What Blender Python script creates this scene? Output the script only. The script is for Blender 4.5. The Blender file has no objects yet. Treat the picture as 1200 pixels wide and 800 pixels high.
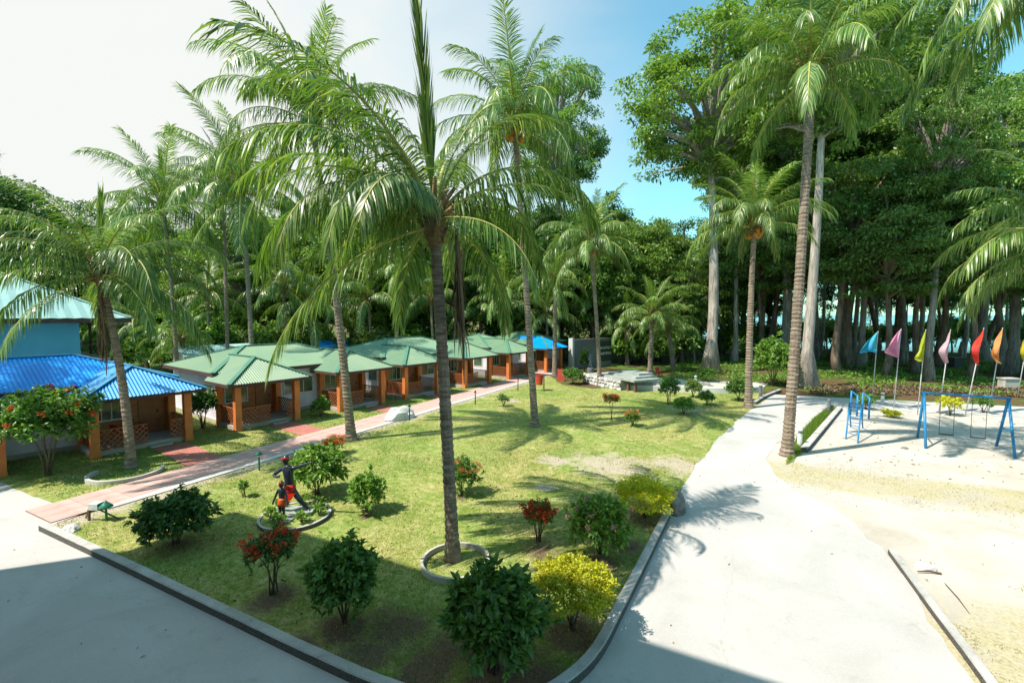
import bpy, bmesh, math, random
import numpy as np
from mathutils import Vector, Matrix, noise
from mathutils.geometry import delaunay_2d_cdt

R = math.radians
scene = bpy.context.scene
col = scene.collection

# ---------------------------------------------------------------- camera, sky, sun, exposure
# World frame: +Y runs along the garden path, +X to its right; metres.
FOC, CX, CY, HOR = 540.0, 600.0, 400.0, 368.0       # focal length in px for a 1200 px wide frame
CAMZ = 6.0
YAW = R(27.2)
PITCH = math.atan((CY - HOR) / FOC)
cam_d = bpy.data.cameras.new('camera')
cam_d.sensor_width = 36.0
cam_d.lens = 36.0 * FOC / 1200.0
cam_d.clip_start = 0.1
cam_d.clip_end = 6000
cam = bpy.data.objects.new('camera', cam_d)
cam.location = (0, 0, CAMZ)
cam.rotation_euler = (math.pi / 2 - PITCH, 0, YAW)
col.objects.link(cam)
scene.camera = cam

SUN_EL, SHADOW_AZ = R(55), R(42)
to_sun = Vector((-math.sin(SHADOW_AZ) * math.cos(SUN_EL), -math.cos(SHADOW_AZ) * math.cos(SUN_EL), math.sin(SUN_EL)))

world = bpy.data.worlds.new('World')
scene.world = world
world.use_nodes = True
wt = world.node_tree
wt.nodes.clear()
w_out = wt.nodes.new('ShaderNodeOutputWorld')
w_bg = wt.nodes.new('ShaderNodeBackground')
w_bg.inputs['Strength'].default_value = 0.15
w_sky = wt.nodes.new('ShaderNodeTexSky')
w_sky.sky_type = 'NISHITA'
w_sky.sun_disc = False
w_sky.sun_elevation = SUN_EL
w_sky.sun_rotation = math.atan2(to_sun.x, to_sun.y)
w_sky.air_density = 1.0
w_sky.dust_density = 0.6
w_sky.ozone_density = 1.6
w_tc = wt.nodes.new('ShaderNodeTexCoord')
# bright veil of thin cloud that thickens towards the sun's side of the sky
w_dot = wt.nodes.new('ShaderNodeVectorMath'); w_dot.operation = 'DOT_PRODUCT'
w_dot.inputs[1].default_value = (-0.93, 0.30, 0.10)
w_map = wt.nodes.new('ShaderNodeMapping'); w_map.inputs['Scale'].default_value = (1.1, 2.2, 2.8)
w_n = wt.nodes.new('ShaderNodeTexNoise'); w_n.inputs['Scale'].default_value = 1.5
w_n.inputs['Detail'].default_value = 7; w_n.inputs['Roughness'].default_value = 0.52; w_n.inputs['Distortion'].default_value = 0.5
w_ma = wt.nodes.new('ShaderNodeMath'); w_ma.operation = 'MULTIPLY_ADD'; w_ma.inputs[1].default_value = 0.42
w_mr = wt.nodes.new('ShaderNodeMapRange'); w_mr.interpolation_type = 'SMOOTHSTEP'
w_mr.inputs['From Min'].default_value = 0.60; w_mr.inputs['From Max'].default_value = 1.12
w_mr.inputs['To Min'].default_value = 0.07
w_mix = wt.nodes.new('ShaderNodeMix'); w_mix.data_type = 'RGBA'
w_mix.inputs['B'].default_value = (3.45, 3.55, 3.45, 1)
w_tint = wt.nodes.new('ShaderNodeMix'); w_tint.data_type = 'RGBA'; w_tint.blend_type = 'MULTIPLY'
w_tint.inputs['Factor'].default_value = 1.0
w_tint.inputs['B'].default_value = (0.62, 1.15, 0.98, 1)
wl = wt.links.new
wl(w_tc.outputs['Generated'], w_dot.inputs[0])
wl(w_tc.outputs['Generated'], w_map.inputs['Vector'])
wl(w_map.outputs['Vector'], w_n.inputs['Vector'])
wl(w_n.outputs['Fac'], w_ma.inputs[0])
wl(w_dot.outputs['Value'], w_ma.inputs[2])
wl(w_ma.outputs['Value'], w_mr.inputs['Value'])
wl(w_sky.outputs['Color'], w_tint.inputs['A'])
wl(w_tint.outputs['Result'], w_mix.inputs['A'])
wl(w_mr.outputs['Result'], w_mix.inputs['Factor'])
wl(w_mix.outputs['Result'], w_bg.inputs['Color'])
wl(w_bg.outputs['Background'], w_out.inputs['Surface'])

sun_d = bpy.data.lights.new('sun', 'SUN')
sun_d.energy = 4.3
sun_d.angle = R(0.5)
sun_d.color = (1.0, 0.92, 0.80)
sun = bpy.data.objects.new('sun', sun_d)
sun.rotation_euler = (-to_sun).to_track_quat('-Z', 'Y').to_euler()
sun.location = (-20, -20, 40)
col.objects.link(sun)

scene.view_settings.view_transform = 'Standard'
scene.view_settings.look = 'None'
scene.view_settings.exposure = 0.84
scene.view_settings.gamma = 1.0
scene.view_settings.use_curve_mapping = False
scene.render.engine = 'CYCLES'
scene.cycles.max_bounces = 8
scene.cycles.transparent_max_bounces = 8
scene.cycles.use_denoising = True

# ---------------------------------------------------------------- where a spot of ground lies
FW = Vector((-math.sin(YAW), math.cos(YAW), 0))
RT = Vector((math.cos(YAW), math.sin(YAW), 0))
_f3 = FW * math.cos(PITCH) + Vector((0, 0, -math.sin(PITCH)))
_u3 = FW * math.sin(PITCH) + Vector((0, 0, math.cos(PITCH)))
def ray(u, v):
    return _f3 + RT * ((u - CX) / FOC) + _u3 * ((CY - v) / FOC)
def G(u, v, z=0.0):
    d = ray(u, v)
    k = (z - CAMZ) / d.z
    return Vector((d.x * k, d.y * k, z))
def AT(u, v, depth):
    """point seen at u,v at a given forward distance (m)"""
    d = ray(u, v)
    k = depth / d.dot(FW)
    return Vector((0, 0, CAMZ)) + d * k
def depth_of(p):
    return Vector((p[0], p[1], 0)).dot(FW)

# ---------------------------------------------------------------- materials
def new_mat(name):
    m = bpy.data.materials.new(name)
    m.use_nodes = True
    m.node_tree.nodes.clear()
    return m, m.node_tree
def N(nt, t, **kw):
    n = nt.nodes.new(t)
    for k, v in kw.items():
        if hasattr(n, k): setattr(n, k, v)
        else: n.inputs[k].default_value = v
    return n
def ramp(nt, stops, inp=None, interp='LINEAR'):
    r = nt.nodes.new('ShaderNodeValToRGB')
    e = r.color_ramp.elements
    r.color_ramp.interpolation = interp
    while len(e) < len(stops): e.new(0.5)
    for i, (p, c) in enumerate(stops):
        e[i].position = p
        e[i].color = (c[0], c[1], c[2], 1)
    if inp is not None: nt.links.new(inp, r.inputs[0])
    return r
def noise_node(nt, scale, detail=4, rough=0.55, dist=0.0, vec=None):
    n = nt.nodes.new('ShaderNodeTexNoise')
    n.inputs['Scale'].default_value = scale
    n.inputs['Detail'].default_value = detail
    n.inputs['Roughness'].default_value = rough
    n.inputs['Distortion'].default_value = dist
    if vec is not None: nt.links.new(vec, n.inputs['Vector'])
    return n
def mixc(nt, fac, a, b, mode='MIX'):
    m = nt.nodes.new('ShaderNodeMix'); m.data_type = 'RGBA'; m.blend_type = mode
    for s, v in (('Factor', fac), ('A', a), ('B', b)):
        if isinstance(v, (int, float)): m.inputs[s].default_value = v
        elif isinstance(v, tuple): m.inputs[s].default_value = (v[0], v[1], v[2], 1)
        else: nt.links.new(v, m.inputs[s])
    return m.outputs['Result']
def finish(m, nt, color, rough=0.8, bump=None, bstr=0.3, bdist=0.02, spec=0.4, metallic=0.0):
    p = nt.nodes.new('ShaderNodeBsdfPrincipled')
    if isinstance(color, tuple): p.inputs['Base Color'].default_value = (*color[:3], 1)
    else: nt.links.new(color, p.inputs['Base Color'])
    if isinstance(rough, (int, float)): p.inputs['Roughness'].default_value = rough
    else: nt.links.new(rough, p.inputs['Roughness'])
    p.inputs['Specular IOR Level'].default_value = spec
    p.inputs['Metallic'].default_value = metallic
    if bump is not None:
        b = nt.nodes.new('ShaderNodeBump')
        b.inputs['Strength'].default_value = bstr
        b.inputs['Distance'].default_value = bdist
        nt.links.new(bump, b.inputs['Height'])
        nt.links.new(b.outputs['Normal'], p.inputs['Normal'])
    o = nt.nodes.new('ShaderNodeOutputMaterial')
    nt.links.new(p.outputs['BSDF'], o.inputs['Surface'])
    return m
def worn(name, c, c2=None, scale=3.0, rough=0.7, bstr=0.2, spec=0.35, metallic=0.0, fine=40.0, lo=0.35, hi=0.7):
    """paint or render with blotchy wear and fine relief"""
    m, nt = new_mat(name)
    c2 = c2 or tuple(x * 0.6 for x in c)
    co = N(nt, 'ShaderNodeTexCoord')
    n = noise_node(nt, scale, 6, 0.62, 0.4, co.outputs['Object'])
    r = ramp(nt, [(lo, c2), (hi, c)], n.outputs['Fac'])
    f = noise_node(nt, fine, 3, 0.6, 0, co.outputs['Object'])
    c3 = mixc(nt, 0.3, r.outputs['Color'], f.outputs['Fac'], 'OVERLAY')
    return finish(m, nt, c3, rough, f.outputs['Fac'], bstr, 0.01, spec, metallic)
def leaf_mat(name, stops, rough=0.42, trans=0.35, spec=0.45, tint=(1.2, 1.25, 0.45)):
    """leaves: every leaf its own tone, thin enough to let some light through"""
    m, nt = new_mat(name)
    g = N(nt, 'ShaderNodeNewGeometry')
    r = ramp(nt, stops, g.outputs['Random Per Island'])
    oi = N(nt, 'ShaderNodeObjectInfo')
    hs = N(nt, 'ShaderNodeHueSaturation')
    mr = N(nt, 'ShaderNodeMapRange'); mr.inputs['To Min'].default_value = 0.78; mr.inputs['To Max'].default_value = 1.18
    nt.links.new(oi.outputs['Random'], mr.inputs['Value'])
    nt.links.new(mr.outputs['Result'], hs.inputs['Value'])
    nt.links.new(r.outputs['Color'], hs.inputs['Color'])
    p = N(nt, 'ShaderNodeBsdfPrincipled')
    p.inputs['Roughness'].default_value = rough
    p.inputs['Specular IOR Level'].default_value = spec
    nt.links.new(hs.outputs['Color'], p.inputs['Base Color'])
    t = N(nt, 'ShaderNodeBsdfTranslucent')
    tc = mixc(nt, 1.0, hs.outputs['Color'], tint, 'MULTIPLY')
    nt.links.new(tc, t.inputs['Color'])
    mx = N(nt, 'ShaderNodeMixShader'); mx.inputs[0].default_value = trans
    nt.links.new(p.outputs['BSDF'], mx.inputs[1]); nt.links.new(t.outputs['BSDF'], mx.inputs[2])
    o = N(nt, 'ShaderNodeOutputMaterial')
    nt.links.new(mx.outputs['Shader'], o.inputs['Surface'])
    return m

M = {}
M['palm_leaf'] = leaf_mat('palm_leaf', [(0, (0.06, 0.14, 0.024)), (0.4, (0.125, 0.235, 0.045)), (0.75, (0.235, 0.345, 0.09)), (1, (0.42, 0.46, 0.22))], 0.35, 0.38, 0.6)
M['palm_leaf_young'] = leaf_mat('palm_leaf_young', [(0, (0.10, 0.19, 0.03)), (0.6, (0.16, 0.27, 0.04)), (1, (0.27, 0.33, 0.06))], 0.36, 0.4, 0.55)
M['palm_dead'] = leaf_mat('palm_dead', [(0, (0.09, 0.055, 0.03)), (0.6, (0.2, 0.135, 0.08)), (1, (0.33, 0.25, 0.16))], 0.8, 0.12, 0.2, (1, 0.9, 0.7))
M['rachis'] = worn('rachis', (0.50, 0.46, 0.13), (0.36, 0.34, 0.08), 6, 0.45)
M['rachis_dead'] = worn('rachis_dead', (0.22, 0.15, 0.09), None, 6, 0.8)
M['leaf_dark'] = leaf_mat('leaf_dark', [(0, (0.05, 0.13, 0.03)), (0.6, (0.095, 0.21, 0.05)), (1, (0.16, 0.29, 0.085))], 0.36, 0.38, 0.6)
M['leaf_mid'] = leaf_mat('leaf_mid', [(0, (0.065, 0.165, 0.03)), (0.6, (0.125, 0.265, 0.05)), (1, (0.21, 0.35, 0.085))], 0.36, 0.4, 0.5)
M['leaf_light'] = leaf_mat('leaf_light', [(0, (0.09, 0.2, 0.03)), (0.6, (0.17, 0.32, 0.045)), (1, (0.27, 0.42, 0.07))], 0.42, 0.36, 0.5)
M['leaf_yellow'] = leaf_mat('leaf_yellow', [(0, (0.36, 0.42, 0.02)), (0.6, (0.6, 0.6, 0.03)), (1, (0.76, 0.7, 0.06))], 0.45, 0.36, 0.4, (1.1, 1.1, 0.5))
M['leaf_tree'] = leaf_mat('leaf_tree', [(0, (0.075, 0.16, 0.03)), (0.5, (0.135, 0.245, 0.045)), (0.85, (0.22, 0.33, 0.06)), (1, (0.32, 0.4, 0.09))], 0.42, 0.42, 0.5)
M['leaf_tree2'] = leaf_mat('leaf_tree2', [(0, (0.09, 0.19, 0.045)), (0.5, (0.165, 0.29, 0.07)), (1, (0.27, 0.39, 0.11))], 0.42, 0.43, 0.5)
M['leaf_tree3'] = leaf_mat('leaf_tree3', [(0, (0.04, 0.1, 0.025)), (0.6, (0.075, 0.165, 0.04)), (1, (0.12, 0.22, 0.06))], 0.45, 0.35, 0.4)
M['flower_red'] = leaf_mat('flower_red', [(0, (0.5, 0.03, 0.012)), (0.6, (0.68, 0.07, 0.02)), (1, (0.8, 0.16, 0.04))], 0.55, 0.25, 0.3, (1, 0.6, 0.4))
M['flower_orange'] = leaf_mat('flower_orange', [(0, (0.55, 0.08, 0.03)), (0.6, (0.7, 0.17, 0.05)), (1, (0.75, 0.28, 0.1))], 0.55, 0.25, 0.3, (1, 0.7, 0.4))
M['flower_pink'] = leaf_mat('flower_pink', [(0, (0.6, 0.18, 0.24)), (0.6, (0.75, 0.4, 0.45)), (1, (0.8, 0.6, 0.62))], 0.55, 0.25, 0.3, (1, 0.7, 0.7))
M['twig'] = worn('twig', (0.20, 0.15, 0.10), (0.09, 0.065, 0.045), 9, 0.9, 0.5)
M['coconut'] = worn('coconut', (0.42, 0.28, 0.05), (0.22, 0.22, 0.05), 5, 0.5)
M['coconut_orange'] = worn('coconut_orange', (0.58, 0.27, 0.03), (0.4, 0.17, 0.03), 5, 0.5)
M['fibre'] = worn('fibre', (0.34, 0.24, 0.11), (0.16, 0.1, 0.05), 14, 0.9, 0.6)

def palm_bark():
    m, nt = new_mat('palm_bark')
    co = N(nt, 'ShaderNodeTexCoord')
    mp = N(nt, 'ShaderNodeMapping'); mp.inputs['Scale'].default_value = (1, 1, 7)
    nt.links.new(co.outputs['Object'], mp.inputs['Vector'])
    n = noise_node(nt, 2.4, 6, 0.65, 0.3, mp.outputs['Vector'])
    r = ramp(nt, [(0.3, (0.10, 0.075, 0.055)), (0.52, (0.24, 0.185, 0.14)), (0.72, (0.40, 0.335, 0.27))], n.outputs['Fac'])
    f = noise_node(nt, 30, 4, 0.6, 0, co.outputs['Object'])
    c = mixc(nt, 0.5, r.outputs['Color'], f.outputs['Fac'], 'OVERLAY')
    return finish(m, nt, c, 0.9, f.outputs['Fac'], 0.5, 0.02, 0.2)
M['palm_bark'] = palm_bark()
def tree_bark(name, lo, mid, hi):
    m, nt = new_mat(name)
    co = N(nt, 'ShaderNodeTexCoord')
    mp = N(nt, 'ShaderNodeMapping'); mp.inputs['Scale'].default_value = (3.0, 3.0, 0.5)
    nt.links.new(co.outputs['Object'], mp.inputs['Vector'])
    n = noise_node(nt, 1.6, 7, 0.68, 0.8, mp.outputs['Vector'])
    n2 = noise_node(nt, 0.5, 3, 0.5, 0.5, co.outputs['Object'])
    r = ramp(nt, [(0.3, lo), (0.52, mid), (0.72, hi)], n.outputs['Fac'])
    c = mixc(nt, 0.6, r.outputs['Color'], n2.outputs['Fac'], 'OVERLAY')
    return finish(m, nt, c, 0.9, n.outputs['Fac'], 0.7, 0.08, 0.2)
M['bark_pale'] = tree_bark('bark_pale', (0.15, 0.12, 0.10), (0.36, 0.31, 0.27), (0.56, 0.51, 0.46))
M['bark_grey'] = tree_bark('bark_grey', (0.11, 0.09, 0.08), (0.26, 0.22, 0.19), (0.43, 0.38, 0.33))
M['bark_brown'] = tree_bark('bark_brown', (0.07, 0.05, 0.04), (0.19, 0.135, 0.1), (0.36, 0.27, 0.21))

# ---------------------------------------------------------------- mesh helpers
class MB:
    def __init__(s): s.v = []; s.f = []; s.mi = []
    def add(s, vs, fs, mi=0):
        o = len(s.v)
        s.v += [tuple(x) for x in vs]
        for f in fs: s.f.append(tuple(i + o for i in f)); s.mi.append(mi)
        return s
    def box(s, x0, x1, y0, y1, z0, z1, mi=0):
        return s.add([(x0, y0, z0), (x1, y0, z0), (x1, y1, z0), (x0, y1, z0), (x0, y0, z1), (x1, y0, z1), (x1, y1, z1), (x0, y1, z1)],
                     [(0, 3, 2, 1), (4, 5, 6, 7), (0, 1, 5, 4), (1, 2, 6, 5), (2, 3, 7, 6), (3, 0, 4, 7)], mi)
    def bar(s, a, b, w, h=None, mi=0, up=(0, 0, 1)):
        """square bar from a to b"""
        a, b = Vector(a), Vector(b); h = h or w
        d = (b - a).normalized()
        up = Vector(up)
        if abs(d.dot(up)) > 0.98: up = Vector((1, 0, 0))
        sx = d.cross(up).normalized() * w / 2
        sy = d.cross(sx).normalized() * h / 2
        vs = [p + i * sx + j * sy for p in (a, b) for i, j in ((-1, -1), (1, -1), (1, 1), (-1, 1))]
        return s.add(vs, [(0, 1, 2, 3), (7, 6, 5, 4), (0, 4, 5, 1), (1, 5, 6, 2), (2, 6, 7, 3), (3, 7, 4, 0)], mi)
    def tube(s, pts, rad, n=8, mi=0, caps=True, wob=0, rng=None):
        pts = [Vector(p) for p in pts]
        m = len(pts)
        if isinstance(rad, (int, float)): rad = [rad] * m
        o = len(s.v); ref = None
        for i, p in enumerate(pts):
            d = (pts[min(i + 1, m - 1)] - pts[max(i - 1, 0)]).normalized()
            if ref is None:
                ref = Vector((1, 0, 0)) if abs(d.x) < 0.8 else Vector((0, 1, 0))
            a = (ref - d * ref.dot(d)).normalized(); ref = a
            b = d.cross(a)
            for k in range(n):
                t = 2 * math.pi * k / n
                r = rad[i] * (1 + (rng.uniform(-wob, wob) if wob and rng else 0))
                s.v.append(tuple(p + a * (r * math.cos(t)) + b * (r * math.sin(t))))
        for i in range(m - 1):
            for k in range(n):
                k2 = (k + 1) % n
                s.f.append((o + i * n + k, o + i * n + k2, o + (i + 1) * n + k2, o + (i + 1) * n + k)); s.mi.append(mi)
        if caps:
            s.f.append(tuple(o + k for k in reversed(range(n)))); s.mi.append(mi)
            s.f.append(tuple(o + (m - 1) * n + k for k in range(n))); s.mi.append(mi)
        return s
    def lathe(s, prof, n=16, c=(0, 0, 0), mi=0, sq=1.0):
        o = len(s.v); m = len(prof)
        for r, z in prof:
            for k in range(n):
                t = 2 * math.pi * k / n
                s.v.append((c[0] + r * math.cos(t), c[1] + r * sq * math.sin(t), c[2] + z))
        for i in range(m - 1):
            for k in range(n):
                k2 = (k + 1) % n
                s.f.append((o + i * n + k, o + i * n + k2, o + (i + 1) * n + k2, o + (i + 1) * n + k)); s.mi.append(mi)
        s.f.append(tuple(o + k for k in reversed(range(n)))); s.mi.append(mi)
        s.f.append(tuple(o + (m - 1) * n + k for k in range(n))); s.mi.append(mi)
        return s
    def prism(s, poly, z0, z1, mi=0):
        n = len(poly)
        vs = [(p[0], p[1], z0) for p in poly] + [(p[0], p[1], z1) for p in poly]
        fs = [tuple(reversed(range(n))), tuple(range(n, 2 * n))] + [(i, (i + 1) % n, n + (i + 1) % n, n + i) for i in range(n)]
        return s.add(vs, fs, mi)
    def mesh(s, name, mats, smooth=False):
        me = bpy.data.meshes.new(name)
        me.from_pydata(s.v, [], s.f)
        if not isinstance(mats, (list, tuple)): mats = [mats]
        for m in mats: me.materials.append(m)
        if len(mats) > 1: me.polygons.foreach_set('material_index', s.mi)
        if smooth: me.polygons.foreach_set('use_smooth', [True] * len(me.polygons))
        me.update()
        return me
    def build(s, name, mats, parent=None, loc=None, smooth=False):
        return link(name, s.mesh(name, mats, smooth), parent, loc)
def link(name, me, parent=None, loc=None, rz=None, sc=None):
    o = bpy.data.objects.new(name, me)
    col.objects.link(o)
    if parent is not None: o.parent = parent
    if loc is not None: o.location = loc
    if rz is not None: o.rotation_euler = (0, 0, rz)
    if sc is not None: o.scale = (sc, sc, sc) if isinstance(sc, (int, float)) else sc
    return o
def tag(o, label=None, cat=None, group=None, kind=None):
    if label: o['label'] = label
    if cat: o['category'] = cat
    if group: o['group'] = group
    if kind: o['kind'] = kind
    return o
def thing(name, label, cat, loc=(0, 0, 0), rz=0.0, group=None):
    o = bpy.data.objects.new(name, None)
    o.empty_display_size = 0.2
    col.objects.link(o)
    o.location = loc; o.rotation_euler = (0, 0, rz)
    return tag(o, label, cat, group)
def np_mesh(name, verts, faces, mats, mi=None, smooth=False):
    """verts (n,3), faces (m,k) all with the same k"""
    me = bpy.data.meshes.new(name)
    verts = np.asarray(verts, dtype=np.float32); faces = np.asarray(faces, dtype=np.int32)
    m, k = faces.shape
    me.vertices.add(len(verts)); me.vertices.foreach_set('co', verts.ravel())
    me.loops.add(m * k); me.loops.foreach_set('vertex_index', faces.ravel())
    me.polygons.add(m)
    me.polygons.foreach_set('loop_start', np.arange(0, m * k, k, dtype=np.int32))
    if not isinstance(mats, (list, tuple)): mats = [mats]
    for x in mats: me.materials.append(x)
    if mi is not None: me.polygons.foreach_set('material_index', np.asarray(mi, dtype=np.int32))
    if smooth: me.polygons.foreach_set('use_smooth', np.ones(m, dtype=bool))
    me.update(calc_edges=True); me.validate()
    return me
def unit(a): return a / np.maximum(np.linalg.norm(a, axis=-1, keepdims=True), 1e-9)
def leaf_full(P, D, L, W, rng, fold=0.2, curl=0.3):
    """a rounder leaf: folded along its midrib, broad in the middle, tip curled down"""
    n = len(P)
    ref = rng.normal(size=(n, 3)) * 0.8; ref[:, 2] += 1.2
    S = unit(np.cross(D, ref)); U = unit(np.cross(S, D)); U = np.where(U[:, 2:3] < 0, -U, U)
    L = np.broadcast_to(np.asarray(L, float), (n,))[:, None]; W = np.broadcast_to(np.asarray(W, float), (n,))[:, None]
    cu = curl * rng.uniform(0.2, 1.6, (n, 1))
    m1 = P + D * L * 0.32 + U * L * 0.05; m2 = P + D * L * 0.70 + U * L * (0.03 - cu * 0.4); tip = P + D * L - U * L * cu
    a1, b1 = m1 + S * W * 0.46 + U * W * fold, m1 - S * W * 0.46 + U * W * fold
    a2, b2 = m2 + S * W * 0.40 + U * W * fold * 0.8, m2 - S * W * 0.40 + U * W * fold * 0.8
    V = np.stack([P, a1, a2, tip, b2, b1, m1, m2], 1).reshape(-1, 3)
    b = np.arange(n)[:, None] * 8
    F = np.concatenate([b + [0, 6, 1], b + [6, 7, 2], b + [6, 2, 1], b + [7, 3, 2], b + [0, 5, 6], b + [5, 4, 7], b + [5, 7, 6], b + [4, 3, 7]], 0)
    return V, F
def leaf_quads(P, D, L, W, rng, fold=0.25, curl=0.25):
    """P base points, D leaf axis (unit), L length, W width: a folded, drooping 6-vertex leaf -> quads (n*6,3),(n*2.. )"""
    n = len(P)
    ref = rng.normal(size=(n, 3)); ref[:, 2] += 1.2
    S = unit(np.cross(D, ref)); U = unit(np.cross(S, D))
    U = np.where(U[:, 2:3] < 0, -U, U)
    L = np.broadcast_to(np.asarray(L, float), (n,))[:, None]; W = np.broadcast_to(np.asarray(W, float), (n,))[:, None]
    mid = P + D * L * 0.5 + U * L * 0.06
    tip = P + D * L - U * L * curl
    a = mid + S * W * 0.5 + U * W * fold
    b = mid - S * W * 0.5 + U * W * fold
    V = np.stack([P, a, tip, b, mid], 1).reshape(-1, 3)
    base = np.arange(n)[:, None] * 5
    F = np.concatenate([base + [0, 4, 1], base + [4, 2, 1], base + [0, 3, 4], base + [4, 3, 2]], 0)
    return V, F

# ================================================================ THE SETTING
def ragged(poly, step=0.35, amp=0.12, seed=0, closed=True):
    """an outline with an uneven, worn edge"""
    out = []
    n = len(poly)
    for i in range(n):
        a, b = Vector(poly[i][:2]), Vector(poly[(i + 1) % n][:2])
        k = max(1, int((b - a).length / step))
        nr = Vector((-(b - a).y, (b - a).x)).normalized()
        for j in range(k):
            p = a.lerp(b, j / k)
            q = noise.noise((p.x * 0.9 + seed * 7.3, p.y * 0.9, seed)) + 0.5 * noise.noise((p.x * 2.7, p.y * 2.7 + seed, 3.1))
            out.append(p + nr * amp * q * (0 if j == 0 else 1))
    return out
def sheet(name, poly, z, mat, kind='structure'):
    pts = [Vector((p[0], p[1])) for p in poly]
    n = len(pts)
    vs, _, fs, _, _, _ = delaunay_2d_cdt(pts, [(i, (i + 1) % n) for i in range(n)], [], 1, 1e-5)
    F = []
    for f in fs:
        a, b, c = (vs[i] for i in f[:3])
        F.append(tuple(f) if (b - a).cross(c - a) > 0 else tuple(reversed(f)))
    me = bpy.data.meshes.new(name); me.from_pydata([(v.x, v.y, z) for v in vs], [], F); me.update()
    me.materials.append(mat)
    return tag(link(name, me), kind=kind)

# --- ground materials
def mat_forest_floor():
    m, nt = new_mat('forest_floor')
    co = N(nt, 'ShaderNodeTexCoord')
    n1 = noise_node(nt, 0.22, 5, 0.6, 0.6, co.outputs['Object'])
    n2 = noise_node(nt, 3.0, 6, 0.7, 0, co.outputs['Object'])
    dirt = ramp(nt, [(0.3, (0.06, 0.035, 0.022)), (0.6, (0.15, 0.085, 0.05)), (0.8, (0.26, 0.17, 0.10))], n2.outputs['Fac'])
    grass = ramp(nt, [(0.3, (0.035, 0.09, 0.012)), (0.7, (0.11, 0.2, 0.03))], n2.outputs['Fac'])
    k = ramp(nt, [(0.42, (0, 0, 0)), (0.6, (1, 1, 1))], n1.outputs['Fac'])
    c = mixc(nt, k.outputs['Color'], dirt.outputs['Color'], grass.outputs['Color'])
    return finish(m, nt, c, 0.95, n2.outputs['Fac'], 0.6, 0.06, 0.1)
SAND_SPOTS = ((715, 545, 3.4), (650, 540, 1.6), (790, 545, 2.5), (600, 470, 1.4), (805, 480, 2.6), (640, 572, 0.8), (470, 488, 1.2))
SOIL_SPOTS = ((700, 660, 1.0), (632, 645, 0.8), (735, 640, 0.9), (672, 745, 1.3), (585, 790, 1.6), (402, 738, 1.0), (320, 702, 0.9), (470, 735, 1.3), (540, 760, 1.2), (207, 642, 0.8),
              (372, 585, 0.5), (430, 606, 0.5), (350, 760, 0.8), (640, 790, 1.2), (500, 790, 1.2), (430, 770, 0.9), (755, 612, 0.8), (541, 584, 0.4))
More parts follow.
